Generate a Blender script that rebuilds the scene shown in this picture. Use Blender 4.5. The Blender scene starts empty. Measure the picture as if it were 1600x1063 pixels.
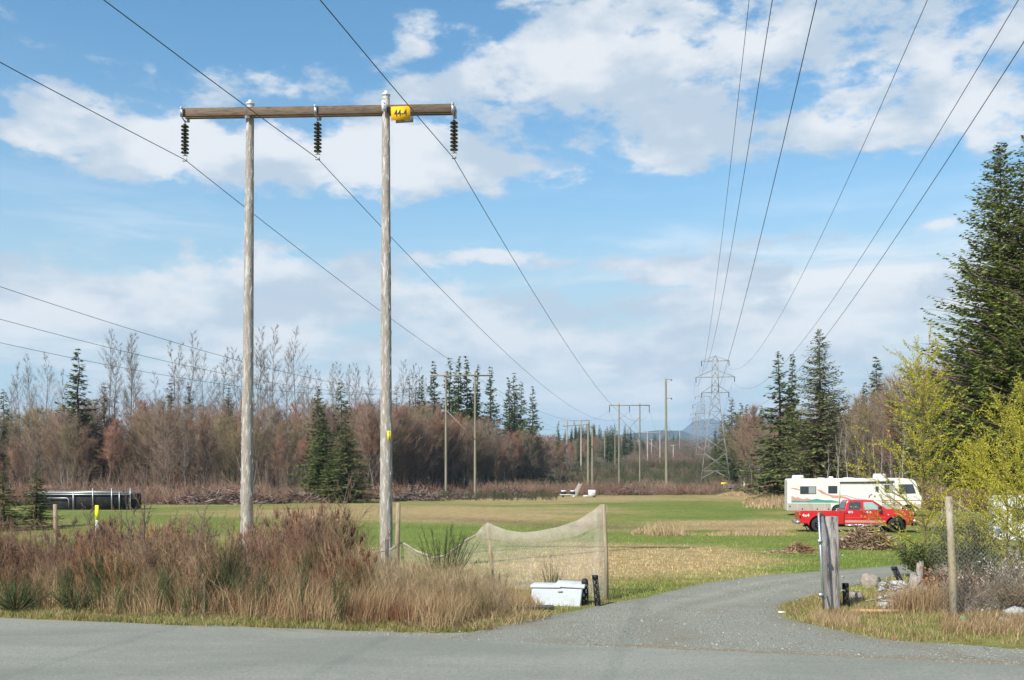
import bpy, math, random
import numpy as np
from mathutils import Vector, Matrix
R = math.radians
rng = np.random.default_rng(11)
random.seed(4)
S = bpy.context.scene
COL = S.collection

# ------------------------------------------------------------------ camera
FPX, CX, HY, EYE = 1555.0, 800.0, 745.0, 2.9
cd = bpy.data.cameras.new('camera'); cam = bpy.data.objects.new('camera', cd); COL.objects.link(cam)
cam.location = (0, 0, EYE); cam.rotation_euler = (R(90), 0, 0)
cd.sensor_width = 36; cd.lens = 36 * FPX / 1600; cd.shift_y = (HY - 531.5) / 1600
cd.clip_start = 0.2; cd.clip_end = 30000
S.camera = cam

# ------------------------------------------------------------------ world
SUN_EL, SUN_AZ = 40.0, 215.0       # azimuth clockwise from +Y
w = bpy.data.worlds.new('World'); S.world = w; w.use_nodes = True
nt = w.node_tree; N = nt.nodes; L = nt.links
for n in list(N): N.remove(n)
def nd(t, **k):
    n = N.new(t)
    for a, b in k.items(): setattr(n, a, b)
    return n
def math_(op, a, b=None, c=None, clamp=False):
    n = nd('ShaderNodeMath', operation=op); n.use_clamp = clamp
    for i, v in enumerate((a, b, c)):
        if v is None: continue
        if isinstance(v, (int, float)): n.inputs[i].default_value = v
        else: L.new(v, n.inputs[i])
    return n.outputs[0]
out = nd('ShaderNodeOutputWorld'); bg = nd('ShaderNodeBackground'); L.new(bg.outputs[0], out.inputs[0])
sky = nd('ShaderNodeTexSky', sky_type='NISHITA'); sky.sun_disc = False
sky.sun_elevation = R(SUN_EL); sky.sun_rotation = R(SUN_AZ)
sky.air_density = 1.0; sky.dust_density = 0.6; sky.ozone_density = 2.0; sky.altitude = 50
tc = nd('ShaderNodeTexCoord'); sp = nd('ShaderNodeSeparateXYZ'); L.new(tc.outputs['Generated'], sp.inputs[0])
X, Y, Z = sp.outputs
# heading coordinates of the cloud field: azimuth and elevation
U = math_('ARCTAN2', X, Y); V = math_('ARCSINE', math_('MAXIMUM', Z, 0.0))
def noise(vec, scale, detail, rough=0.55, dist=0.0, off=None):
    if off:
        m = nd('ShaderNodeMapping'); m.inputs['Location'].default_value = off; L.new(vec, m.inputs[0]); vec = m.outputs[0]
    n = nd('ShaderNodeTexNoise'); L.new(vec, n.inputs['Vector'])
    n.inputs['Scale'].default_value = scale; n.inputs['Detail'].default_value = detail
    n.inputs['Roughness'].default_value = rough; n.inputs['Distortion'].default_value = dist
    return n.outputs['Fac']
mp = nd('ShaderNodeMapping'); L.new(tc.outputs['Generated'], mp.inputs[0]); mp.inputs['Scale'].default_value = (1.0, 1.0, 2.1)
nA = noise(mp.outputs[0], 7.5, 10, 0.56, 0.1)
nB = noise(mp.outputs[0], 24.0, 8, 0.62, 0.1, (5, 3, 0))
fbm = math_('ADD', math_('MULTIPLY', nA, 0.66), math_('MULTIPLY', nB, 0.34))
# cloud banks: (px, py, rx, ry, weight) given as headings
banks = [(1120, 55, 330, 62, .50), (1400, 120, 260, 70, .40), (830, 60, 120, 55, .36), (980, 140, 190, 45, .42), (1290, 205, 230, 42, .40),
         (1040, 235, 150, 36, .42), (250, 125, 220, 34, .38), (70, 155, 120, 26, .36), (520, 140, 150, 30, .30), (470, 245, 330, 45, .52),
         (330, 230, 180, 30, .30), (720, 290, 170, 40, .46), (700, 220, 200, 50, .30), (640, 38, 38, 22, .46), (650, 82, 32, 14, .42), (690, 130, 90, 26, .30),
         (40, 205, 50, 9, .42), (1466, 349, 30, 10, .46), (250, 430, 320, 34, .40), (100, 480, 300, 40, .34), (790, 400, 120, 12, .75),
         (960, 415, 180, 11, .66), (1110, 430, 120, 8, .55), (500, 520, 500, 45, .42), (1250, 470, 330, 34, .40), (1100, 550, 520, 40, .5), (1300, 370, 260, 12, .26), (700, 470, 300, 26, .36),
         (1500, 250, 120, 30, .12), (450, 385, 260, 16, .20), (120, 385, 60, 8, .28), (60, 70, 60, 8, .18), (240, 25, 60, 10, .14),
         (400, 345, 500, 20, -.22), (1100, 335, 400, 20, -.28), (200, 40, 260, 40, -.18), (1330, 60, 30, 20, -.05), (1390, 260, 100, 16, -.2), (300, 180, 60, 16, -.16),
         (850, 640, 900, 60, .22)]
acc = None
for (bx, by, rx, ry, wt) in banks:
    a = math_('MULTIPLY', math_('SUBTRACT', U, math.atan((bx - CX) / FPX)), FPX / rx)
    b = math_('MULTIPLY', math_('SUBTRACT', V, math.atan((HY - by) / FPX * math.cos(math.atan((bx - CX) / FPX)))), FPX / ry)
    e = math_('MULTIPLY', math_('POWER', math.e, math_('MULTIPLY', math_('ADD', math_('MULTIPLY', a, a), math_('MULTIPLY', b, b)), -0.9)), wt)
    acc = e if acc is None else math_('ADD', acc, e)
cov = math_('ADD', math_('MULTIPLY', math_('SUBTRACT', fbm, 0.53), 4.6), math_('MULTIPLY', acc, 1.25))
def mrange(v, a, b, c=0.0, d=1.0):
    n = nd('ShaderNodeMapRange', interpolation_type='SMOOTHSTEP'); L.new(v, n.inputs[0])
    for i, q in zip((1, 2, 3, 4), (a, b, c, d)): n.inputs[i].default_value = q
    return n.outputs[0]
alpha = mrange(cov, 0.10, 0.60)
# thin veil that thickens towards the horizon, streaky
sm = nd('ShaderNodeMapping'); L.new(tc.outputs['Generated'], sm.inputs[0]); sm.inputs['Scale'].default_value = (1.0, 1.0, 6.5)
nS = noise(sm.outputs[0], 2.6, 8, 0.6, 0.4)
low = mrange(V, 0.29, 0.13)
veil = math_('MULTIPLY', mrange(nS, 0.38, 0.60), low)
veil = math_('ADD', math_('MULTIPLY', veil, 0.50), math_('ADD', math_('MULTIPLY', low, 0.56), mrange(V, 0.42, 0.16, 0, 0.30)), clamp=True)
def mixc(f, a, b):
    n = nd('ShaderNodeMix', data_type='RGBA'); 
    if isinstance(f, (int, float)): n.inputs[0].default_value = f
    else: L.new(f, n.inputs[0])
    for s, v in ((6, a), (7, b)):
        if isinstance(v, tuple): n.inputs[s].default_value = (*v, 1)
        else: L.new(v, n.inputs[s])
    return n.outputs[2]
K = 9.3
shade = mrange(math_('ADD', noise(mp.outputs[0], 9.0, 7, 0.55, 0.0, (.0, .0, .10)), math_('MULTIPLY', cov, -0.05)), 0.36, 0.55)
ccol = mixc(shade, (.49 * K, .50 * K, .515 * K), (.31 * K, .365 * K, .425 * K))
hs = nd('ShaderNodeHueSaturation'); L.new(sky.outputs[0], hs.inputs['Color']); hs.inputs['Saturation'].default_value = 1.2; hs.inputs['Value'].default_value = .95
tint = nd('ShaderNodeMix', data_type='RGBA', blend_type='MULTIPLY'); tint.inputs[0].default_value = 1; L.new(hs.outputs[0], tint.inputs[6]); tint.inputs[7].default_value = (.84, 1.02, .94, 1)
veilc = mixc(mrange(nS, .40, .60), (.29 * K, .385 * K, .435 * K), (.51 * K, .525 * K, .535 * K))
c1 = mixc(veil, tint.outputs[2], veilc)
c2 = mixc(math_('MULTIPLY', alpha, mrange(V, 0.0, 0.26, 0.70, 0.95)), c1, ccol)
L.new(c2, bg.inputs['Color']); bg.inputs['Strength'].default_value = 0.112
w.cycles.sampling_method = 'AUTOMATIC'

sl = bpy.data.lights.new('sun', 'SUN'); so = bpy.data.objects.new('sun', sl); COL.objects.link(so)
sl.energy = 3.8; sl.angle = R(0.8); sl.color = (1, .95, .87)
az, el = R(SUN_AZ), R(SUN_EL)
sd = Vector((math.sin(az) * math.cos(el), math.cos(az) * math.cos(el), math.sin(el)))
so.rotation_euler = sd.to_track_quat('Z', 'Y').to_euler(); so.location = (0, -30, 60)
S.view_settings.view_transform = 'Standard'; S.view_settings.look = 'None'
S.view_settings.gamma = 1; S.view_settings.use_curve_mapping = False; S.view_settings.exposure = 0.82
S.cycles.max_bounces = 6; S.cycles.transparent_max_bounces = 24; S.cycles.volume_bounces = 0
S.cycles.volume_step_rate = 1

# ------------------------------------------------------------------ terrain
ZK = np.array([-60, 29, 50, 65, 82, 120, 200, 235, 270, 300, 345, 400, 445, 500, 800, 1500, 1900, 9000.])
ZV = np.array([0, 0, -.40, -.50, -.25, -.2, -.2, .1, 2.2, 5.0, 6.4, 7.4, 8.6, 11.6, 24., 55., 40., 40.])
def zt(y): return float(np.interp(y, ZK, ZV))
def at(px, d, z=None):
    """point at distance d along the heading of photo column px, on the ground (or at height z)"""
    return Vector(((px - CX) / FPX * d, d, zt(d) if z is None else z))
def hz(py, d): return EYE + (HY - py) * d / FPX        # height seen at row py at distance d
def gnd(px, py):
    d = 3.0 * FPX / (py - HY)
    for _ in range(12): d = (EYE - zt(d)) * FPX / (py - HY)
    return at(px, d)

# ------------------------------------------------------------------ object helpers
def link(o, parent=None):
    COL.objects.link(o)
    if parent is not None: o.parent = parent
    return o
def tag(o, label=None, cat=None, group=None, kind=None):
    if label: o['label'] = label
    if cat: o['category'] = cat
    if group: o['group'] = group
    if kind: o['kind'] = kind
    return o
def thing(name, label, cat, loc=(0, 0, 0), rz=0, group=None):
    o = bpy.data.objects.new(name, None); o.empty_display_size = .2
    o.location = loc; o.rotation_euler = (0, 0, rz); link(o)
    return tag(o, label, cat, group)
def copy_tree(o, parent=None):
    c = o.copy(); COL.objects.link(c); c.parent = parent
    for ch in o.children: copy_tree(ch, c)
    return c
def dup(o, loc=None, rz=None, scale=None, label=None, group=None):
    c = copy_tree(o)
    if loc is not None: c.location = loc
    if rz is not None: c.rotation_euler = (0, 0, rz)
    if scale is not None: c.scale = scale if hasattr(scale, '__len__') else (scale,) * 3
    if label: c['label'] = label
    if group: c['group'] = group
    return c

class MB:
    """mesh collector: chunks of vertices, triangles, quads and ngons with an optional colour per vertex"""
    def __init__(s): s.v = []; s.t = []; s.q = []; s.g = []; s.c = []; s.n = 0
    def add(s, v, t=None, q=None, c=None):
        v = np.asarray(v, float).reshape(-1, 3); m = len(v)
        s.v.append(v)
        if t is not None and len(t): s.t.append(np.asarray(t, int).reshape(-1, 3) + s.n)
        if q is not None and len(q): s.q.append(np.asarray(q, int).reshape(-1, 4) + s.n)
        if c is None: c = np.ones((m, 3))
        c = np.asarray(c, float)
        if c.ndim == 1: c = np.tile(c, (m, 1))
        s.c.append(c); s.n += m
        return s
    def arrays(s):
        V = np.vstack(s.v); C = np.vstack(s.c)
        T = np.vstack(s.t) if s.t else np.zeros((0, 3), int); Q = np.vstack(s.q) if s.q else np.zeros((0, 4), int)
        return V, T, Q, C
    def box(s, c, h, rot=None, col=None, top=1.0):
        x, y, z = h
        v = np.array([(a * x * (top if k > 0 else 1), b * y * (top if k > 0 else 1), k * z) for k in (-1, 1) for b in (-1, 1) for a in (-1, 1)], float)
        if rot is not None: v = v @ np.array(rot).T
        return s.add(v + np.array(c), q=[(0, 2, 3, 1), (4, 5, 7, 6), (0, 1, 5, 4), (2, 6, 7, 3), (0, 4, 6, 2), (1, 3, 7, 5)], c=col)
    def bar(s, a, b, wd, th=None, col=None):
        """square bar from a to b"""
        a = np.array(a, float); b = np.array(b, float); d = b - a; l = np.linalg.norm(d); d /= l
        up = np.array((0, 0, 1.)) if abs(d[2]) < .95 else np.array((0, 1., 0))
        u = np.cross(d, up); u /= np.linalg.norm(u); k = np.cross(u, d)
        return s.box((a + b) / 2, (wd / 2, l / 2, (th or wd) / 2), rot=np.stack([u, d, k], 1), col=col)
    def tube(s, pts, r, n=6, col=None, cap=True):
        P = np.array(pts, float); m = len(P); r = np.ones(m) * r if np.isscalar(r) else np.array(r, float)
        T = np.gradient(P, axis=0); T /= np.linalg.norm(T, axis=1)[:, None] + 1e-9
        ref = np.array((0, 0, 1.)) if abs(T[0][2]) < .8 else np.array((1., 0, 0))
        u = np.cross(T, ref); u /= np.linalg.norm(u, axis=1)[:, None] + 1e-9; k = np.cross(T, u)
        a = np.arange(n) / n * 2 * math.pi
        v = P[:, None, :] + r[:, None, None] * (np.cos(a)[None, :, None] * u[:, None, :] + np.sin(a)[None, :, None] * k[:, None, :])
        i = np.arange(m - 1)[:, None] * n; j = np.arange(n)[None, :]; j2 = (j + 1) % n
        q = np.stack([i + j, i + n + j, i + n + j2, i + j2], -1).reshape(-1, 4)
        v = v.reshape(-1, 3); t = []
        if cap:
            v = np.vstack([v, P[0], P[-1]]); b = m * n
            t = [(b, jj, (jj + 1) % n) for jj in range(n)] + [(b + 1, (m - 1) * n + (jj + 1) % n, (m - 1) * n + jj) for jj in range(n)]
        if col is not None and np.ndim(col) == 2: col = np.vstack([np.repeat(np.array(col), n, 0)] + ([col[0], col[-1]] if cap else []))
        return s.add(v, t=t, q=q, c=col)
    def lathe(s, prof, c=(0, 0, 0), n=12, axis='z', col=None):
        a = np.arange(n) / n * 2 * math.pi; P = np.array(prof, float); m = len(P)
        v = np.stack([P[:, 0][:, None] * np.cos(a), P[:, 0][:, None] * np.sin(a), np.repeat(P[:, 1][:, None], n, 1)], -1).reshape(-1, 3)
        if axis == 'y': v = v[:, [0, 2, 1]] * np.array((1, 1, -1))
        if axis == 'x': v = v[:, [2, 0, 1]]
        i = np.arange(m - 1)[:, None] * n; j = np.arange(n)[None, :]; j2 = (j + 1) % n
        q = np.stack([i + j, i + j2, i + n + j2, i + n + j], -1).reshape(-1, 4)
        return s.add(v + np.array(c), q=q, c=col)
    def build(s, name, mat, parent=None, smooth=False, recalc=False):
        V, T, Q, C = s.arrays()
        me = bpy.data.meshes.new(name)
        me.vertices.add(len(V)); me.vertices.foreach_set('co', V.astype(np.float32).ravel())
        nl = 3 * len(T) + 4 * len(Q); me.loops.add(nl)
        me.loops.foreach_set('vertex_index', np.concatenate([T.ravel(), Q.ravel()]).astype(np.int32))
        me.polygons.add(len(T) + len(Q))
        st = np.concatenate([np.arange(len(T)) * 3, 3 * len(T) + np.arange(len(Q)) * 4]).astype(np.int32)
        me.polygons.foreach_set('loop_start', st)
        me.update(calc_edges=True)
        at_ = me.color_attributes.new('Col', 'FLOAT_COLOR', 'POINT')
        at_.data.foreach_set('color', np.hstack([C, np.ones((len(C), 1))]).astype(np.float32).ravel())
        if smooth: me.polygons.foreach_set('use_smooth', np.ones(len(me.polygons), bool))
        if recalc:
            import bmesh
            b = bmesh.new(); b.from_mesh(me); bmesh.ops.recalc_face_normals(b, faces=b.faces); b.to_mesh(me); b.free()
        if mat is not None: me.materials.append(mat)
        o = bpy.data.objects.new(name, me); link(o, parent)
        return o
    def twigs(s, base, tip, r, c):
        """many slender three-sided cones"""
        B = np.asarray(base, float); Tp = np.asarray(tip, float); n = len(B)
        if n == 0: return s
        d = Tp - B; d /= np.linalg.norm(d, axis=1)[:, None] + 1e-9
        rv = rng.normal(size=(n, 3)); u = np.cross(d, rv); u /= np.linalg.norm(u, axis=1)[:, None] + 1e-9; k = np.cross(d, u)
        r = np.ones(n) * r if np.isscalar(r) else r
        vs = [B + r[:, None] * (math.cos(a) * u + math.sin(a) * k) for a in (0, 2.094, 4.189)] + [Tp]
        v = np.stack(vs, 1).reshape(-1, 3); o = np.arange(n)[:, None] * 4
        t = (o[:, :, None] + np.array([(0, 1, 3), (1, 2, 3), (2, 0, 3)])[None]).reshape(-1, 3)
        c = np.asarray(c, float)
        c = np.tile(c, (4 * n, 1)) if c.ndim == 1 else np.repeat(c, 4, 0)
        return s.add(v, t=t, c=c)
    def blades(s, base, h, wd, lean, c, ang=None):
        B = np.asarray(base, float); n = len(B)
        if n == 0: return s
        ang = rng.uniform(0, math.pi, n) if ang is None else ang
        sd_ = np.stack([np.cos(ang), np.sin(ang), np.zeros(n)], 1) * (np.asarray(wd) * np.ones(n))[:, None] / 2
        h = np.asarray(h) * np.ones(n); ln = np.hstack([lean, np.zeros((n, 1))])
        up = np.stack([np.zeros(n), np.zeros(n), h], 1)
        mid = B + ln * .32 + up * .58
        v = np.stack([B - sd_, B + sd_, mid - sd_ * .8, mid + sd_ * .8, B + ln + up], 1).reshape(-1, 3)
        o = np.arange(n)[:, None] * 5
        c = np.asarray(c, float); c = np.tile(c, (5 * n, 1)) if c.ndim == 1 else np.repeat(c, 5, 0)
        return s.add(v, t=(o + np.array([2, 3, 4])[None]), q=(o + np.array([0, 1, 3, 2])[None]), c=c)
    def stamp(s, proto, pos, rz, sc, tilt=None, tint=None):
        Vp, Tp, Qp, Cp = proto; n = len(pos); pos = np.asarray(pos, float)
        sc = np.asarray(sc, float)
        if sc.ndim == 1: sc = np.repeat(sc[:, None], 3, 1)
        c, sn = np.cos(rz), np.sin(rz)
        P = Vp[None] * sc[:, None, :]
        x = P[..., 0] * c[:, None] - P[..., 1] * sn[:, None]; y = P[..., 0] * sn[:, None] + P[..., 1] * c[:, None]; z = P[..., 2]
        if tilt is not None: x = x + z * tilt[:, 0:1]; y = y + z * tilt[:, 1:2]
        v = np.stack([x, y, z], -1) + pos[:, None, :]
        m = len(Vp); o = (np.arange(n) * m)[:, None, None]
        C = np.tile(Cp, (n, 1, 1)).reshape(n, m, 3)
        if tint is not None: C = C * tint[:, None, :]
        return s.add(v.reshape(-1, 3), t=(Tp[None] + o).reshape(-1, 3) if len(Tp) else None, q=(Qp[None] + o).reshape(-1, 4) if len(Qp) else None, c=C.reshape(-1, 3))

def ico(n=1):
    import bmesh
    b = bmesh.new(); bmesh.ops.create_icosphere(b, subdivisions=n, radius=1)
    V = np.array([v.co[:] for v in b.verts]); T = np.array([[v.index for v in f.verts] for f in b.faces]); b.free(); return V, T

# ------------------------------------------------------------------ materials
def M(name, col=(.5, .5, .5), rough=.7, metal=0.0, spec=.3, vcol=False, n1=None, n2=None, bump=None, alpha=None, transl=0.0, coords='Object', coat=0, stretch=None):
    """n1/n2 = (scale, colour2, lo, hi, detail) noise mixes; bump = (scale, strength, distance)"""
    m = bpy.data.materials.new(name); m.use_nodes = True; t = m.node_tree; n = t.nodes; l = t.links
    p = n['Principled BSDF']; p.inputs['Roughness'].default_value = rough; p.inputs['Metallic'].default_value = metal
    p.inputs['Specular IOR Level'].default_value = spec; p.inputs['Coat Weight'].default_value = coat
    tcn = n.new('ShaderNodeTexCoord'); vec = tcn.outputs[coords]
    if stretch:
        mpn = n.new('ShaderNodeMapping'); mpn.inputs['Scale'].default_value = stretch; l.new(vec, mpn.inputs[0]); vec = mpn.outputs[0]
    if vcol:
        a = n.new('ShaderNodeAttribute'); a.attribute_name = 'Col'; cur = a.outputs['Color']
        if col != (.5, .5, .5):
            mx = n.new('ShaderNodeMix'); mx.data_type = 'RGBA'; mx.blend_type = 'MULTIPLY'; mx.inputs[0].default_value = 1
            l.new(cur, mx.inputs[6]); mx.inputs[7].default_value = (*col, 1); cur = mx.outputs[2]
    else:
        rgb = n.new('ShaderNodeRGB'); rgb.outputs[0].default_value = (*col, 1); cur = rgb.outputs[0]
    for k in (n1, n2):
        if not k: continue
        sc, c2, lo, hi, det = k[:5]; mul = len(k) > 5 and k[5]
        no = n.new('ShaderNodeTexNoise'); l.new(vec, no.inputs['Vector']); no.inputs['Scale'].default_value = sc; no.inputs['Detail'].default_value = det
        no.inputs['Roughness'].default_value = .65
        mr = n.new('ShaderNodeMapRange'); l.new(no.outputs['Fac'], mr.inputs[0]); mr.inputs[1].default_value = lo; mr.inputs[2].default_value = hi
        mx = n.new('ShaderNodeMix'); mx.data_type = 'RGBA'; l.new(mr.outputs[0], mx.inputs[0]); l.new(cur, mx.inputs[6])
        if mul: mx.blend_type = 'MULTIPLY'
        mx.inputs[7].default_value = (*c2, 1); cur = mx.outputs[2]
    l.new(cur, p.inputs['Base Color'])
    if bump:
        no = n.new('ShaderNodeTexNoise'); l.new(vec, no.inputs['Vector']); no.inputs['Scale'].default_value = bump[0]; no.inputs['Detail'].default_value = 5
        b = n.new('ShaderNodeBump'); b.inputs['Strength'].default_value = bump[1]; b.inputs['Distance'].default_value = bump[2]
        l.new(no.outputs['Fac'], b.inputs['Height']); l.new(b.outputs[0], p.inputs['Normal'])
    if transl:
        tr = n.new('ShaderNodeBsdfTranslucent'); l.new(cur, tr.inputs['Color']); mxs = n.new('ShaderNodeMixShader'); mxs.inputs[0].default_value = transl
        l.new(p.outputs[0], mxs.inputs[1]); l.new(tr.outputs[0], mxs.inputs[2]); l.new(mxs.outputs[0], n['Material Output'].inputs['Surface'])
    if alpha is not None: p.inputs['Alpha'].default_value = alpha
    return m

m_asphalt = M('asphalt', (.235, .235, .185), .9, n1=(.5, (.30, .295, .235), .40, .60, 8), n2=(90, (.10, .11, .105), .45, .7, 3), bump=(160, .35, .01), stretch=(.35, 1, 1))
m_gravel = M('gravel', (.26, .255, .205), .95, vcol=True, n1=(22, (.38, .38, .32), .50, .70, 4), n2=(.8, (.235, .20, .145), .50, .72, 6), bump=(30, 1, .05))
m_ground = M('ground_cover', vcol=True, rough=.95, n1=(2.2, (.70, .62, .42), .45, .62, 8, True), n2=(22, (.66, .62, .5), .42, .66, 6, True), bump=(10, .9, .08))
m_plant = M('plant', vcol=True, rough=.75, spec=.2, transl=.15)
m_leaf = M('leaf', vcol=True, rough=.6, spec=.25, transl=.25)
m_bark = M('bark', vcol=True, rough=.9, spec=.1, n1=(2.5, (.6, .6, .6), .4, .65, 5, True))
m_needle = M('needle', (1.3, 1.25, 1.15), vcol=True, rough=.6, spec=.2, transl=.25)
m_pole = M('weathered_pole', (.30, .262, .225), .9, n1=(3.0, (.52, .49, .455), .50, .62, 6), n2=(9, (.15, .12, .095), .56, .74, 5), bump=(8, .6, .02), stretch=(5, 5, .8), spec=.15)
m_arm = M('creosoted_timber', (.16, .115, .08), .9, n1=(6, (.07, .05, .04), .45, .65, 6), n2=(20, (.26, .20, .15), .58, .75, 4), stretch=(.5, 5, 5))
m_farpole = M('pole_timber', (.27, .235, .16), .9, n1=(1.2, (.20, .19, .13), .4, .6, 4), stretch=(3, 3, .6))
m_palepole = M('pale_timber', (.43, .38, .33), .9, n1=(1.2, (.34, .28, .24), .4, .6, 4), stretch=(3, 3, .6))
m_stake = M('stake_timber', (.34, .27, .17), .85, n1=(5, (.23, .17, .11), .4, .65, 6), bump=(16, .5, .01), stretch=(5, 5, .8))
m_darkstake = M('dark_stake_timber', (.11, .09, .07), .85, n1=(6, (.2, .17, .13), .5, .7, 6), stretch=(5, 5, .8))
m_greypost = M('grey_gatepost_timber', (.34, .305, .28), .9, n1=(1.6, (.085, .065, .06), .46, .64, 8), n2=(7, (.47, .45, .42), .54, .68, 6), bump=(10, .8, .015), stretch=(6, 6, .6))
m_galv = M('galvanised_steel', (.50, .52, .53), .45, .75, n1=(8, (.38, .39, .40), .4, .7, 4))
m_tower = M('tower_steel', (.19, .19, .18), .65, .2, n1=(.6, (.34, .32, .29), .4, .6, 4))
m_wire = M('conductor', (.06, .06, .065), .55, .4)
m_insul = M('brown_porcelain', (.02, .018, .018), .25, spec=.5)
m_sign = M('sign_yellow', (.80, .42, .005), .5, n1=(6, (.62, .33, .01), .62, .8, 4))
m_black = M('black_paint', (.012, .012, .012), .5)
m_capm = M('pole_cap', (.62, .63, .64), .5, .2, n1=(9, (.35, .35, .36), .5, .7, 4))
# ------------------------------------------------------------------ value noise for laying out colours and density
def vnoise(x, y, s, seed=0, oct=4):
    x = np.asarray(x, float); y = np.asarray(y, float); o = np.zeros(np.broadcast(x, y).shape); amp = 1; tot = 0
    for k in range(oct):
        X_ = x / s * 2 ** k + 17.3 * k + seed; Y_ = y / s * 2 ** k + 9.1 * k + seed * 1.7
        xi = np.floor(X_).astype(np.int64); yi = np.floor(Y_).astype(np.int64); fx = X_ - xi; fy = Y_ - yi
        fx = fx * fx * (3 - 2 * fx); fy = fy * fy * (3 - 2 * fy)
        def h(a, b):
            v = (a * 374761393 + b * 668265263 + seed * 974711) & 0x7fffffff; v = ((v ^ (v >> 13)) * 1274126177) & 0x7fffffff
            return ((v ^ (v >> 16)) & 0xffff) / 65535.0
        o += amp * ((h(xi, yi) * (1 - fx) + h(xi + 1, yi) * fx) * (1 - fy) + (h(xi, yi + 1) * (1 - fx) + h(xi + 1, yi + 1) * fx) * fy)
        tot += amp; amp *= .55
    return o / tot
GREEN = np.array((.12, .20, .024)); LIME = np.array((.25, .27, .06)); TAN = np.array((.44, .33, .16)); SOIL = np.array((.115, .08, .055)); STRAW = np.array((.46, .34, .18)); MOSS = np.array((.16, .15, .03))
# patches of the meadow where they lie: (px, py, rx, ry, tan amount)
patch = [(760, 800, 230, 9, .9), (850, 781, 260, 4, .8), (1000, 779, 200, 3, .5), (1130, 808, 120, 6, -.5), (1080, 793, 170, 8, -1.0), (640, 835, 220, 12, -.9), (1150, 842, 260, 10, -.8),
         (1050, 858, 150, 6, .5), (1030, 880, 160, 14, 1.1), (880, 885, 120, 16, 1.2), (1100, 868, 130, 10, .4), (1350, 865, 160, 16, -1.3), (1250, 890, 90, 6, -.6), (1200, 815, 60, 10, .6),
         (1010, 925, 80, 12, -.7), (900, 860, 120, 10, .5), (560, 800, 120, 8, .7), (250, 810, 220, 10, -.5), (1230, 845, 60, 5, .4), (1180, 780, 60, 6, .9), (1140, 818, 110, 5, 1.1), (1180, 827, 90, 4, 1.0), (700, 812, 160, 5, .6)]
def to_px(x, y):
    d = np.maximum(y, 5.); return CX + FPX * x / d, HY + (EYE - np.interp(y, ZK, ZV)) * FPX / d
def tanness(x, y):
    px, py = to_px(x, y); t = (vnoise(x, y, 9, 3) - .5) * 1.5 + (vnoise(x * .5, y * 2, 3, 5) - .5) * 1.2 + .30
    for a, b, rx, ry, k in patch: t = t + k * np.exp(-((px - a) / rx) ** 2 - ((py - b) / ry) ** 2)
    return np.clip(t, 0, 1)
def road_y(x): return 20.3 - .2795 * (x + 10.45) + .10 * np.sin(x * 1.7) * .3 + .06 * np.sin(x * 4.1 + 1)
def gcol(x, y):
    x = np.asarray(x, float); y = np.asarray(y, float); t = tanness(x, y)[..., None]
    m = vnoise(x, y, 4, 8)[..., None]
    g = GREEN * (1 - m) + LIME * m; c = g * (1 - t) + TAN * t
    px, py = to_px(x, y)
    dt = np.exp(-((py - (816 + 6 * np.sin(px / 130) + (px - 700) * .012)) / 4.0) ** 2) * np.clip((1230 - px) / 60, 0, 1) * np.clip((px - 560) / 160, 0, 1) * (.35 + .8 * vnoise(x, y, 3, 12))
    c = c * (1 - .6 * dt[..., None]) + SOIL * .6 * dt[..., None]
    dt = np.exp(-((py - 826) / 1.6) ** 2) * np.clip((1245 - px) / 20, 0, 1) * np.clip((px - 1030) / 20, 0, 1)
    c = c * (1 - .8 * dt[..., None]) + STRAW * .8 * dt[..., None]
    # verge by the road: mossy green and straw
    v = np.clip(1 - (y - road_y(x)) / 4.0, 0, 1)[..., None] * .8
    vm = np.clip((vnoise(x, y, 1.2, 21)[..., None] - .42) * 5, 0, 1)
    c = c * (1 - v) + (MOSS * (1 - vm) + TAN * .9 * vm) * v
    # beyond the meadow: brown undergrowth
    edge = np.interp(px, [0, 430, 860, 1200, 1600], [110, 118, 165, 170, 95])
    f = np.clip((y - edge) / 6, 0, 1)[..., None]
    b = vnoise(x, y, 14, 31)[..., None]
    br = np.array((.15, .095, .06)) * (1 - b) + np.array((.09, .085, .035)) * b
    rowc = np.array((.17, .105, .075)) * (1 - b) + np.array((.11, .10, .05)) * b
    ff = np.clip((y - 380) / 200, 0, 1)[..., None]
    br = br * (1 - ff) + rowc * ff
    return c * (1 - f) + br * f
# ------------------------------------------------------------------ ground
def grid(xs, ys, zf=lambda y: np.interp(y, ZK, ZV), col=gcol, name='ground', mat=m_ground, dz=0):
    XX, YY = np.meshgrid(xs, ys); ZZ = zf(YY) + dz
    V_ = np.stack([XX, YY, ZZ], -1).reshape(-1, 3); nx = len(xs); ny = len(ys)
    i = np.arange(ny - 1)[:, None] * nx + np.arange(nx - 1)[None]; q = np.stack([i, i + 1, i + nx + 1, i + nx], -1).reshape(-1, 4)
    return MB().add(V_, q=q, c=col(XX, YY).reshape(-1, 3))
xs = np.unique(np.concatenate([np.arange(-48, 52, .9), np.linspace(-400, -48, 60), np.linspace(52, 400, 60), np.linspace(-6000, -400, 20), np.linspace(400, 6000, 20)]))
ys = np.unique(np.concatenate([np.arange(-40, 15, 5), np.arange(15, 50, .5), np.arange(50, 180, 2), np.arange(180, 520, 8), np.arange(520, 2000, 60), np.linspace(2000, 9000, 12), ZK]))
g = grid(xs, ys).build('ground', m_ground); tag(g, kind='structure')
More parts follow.
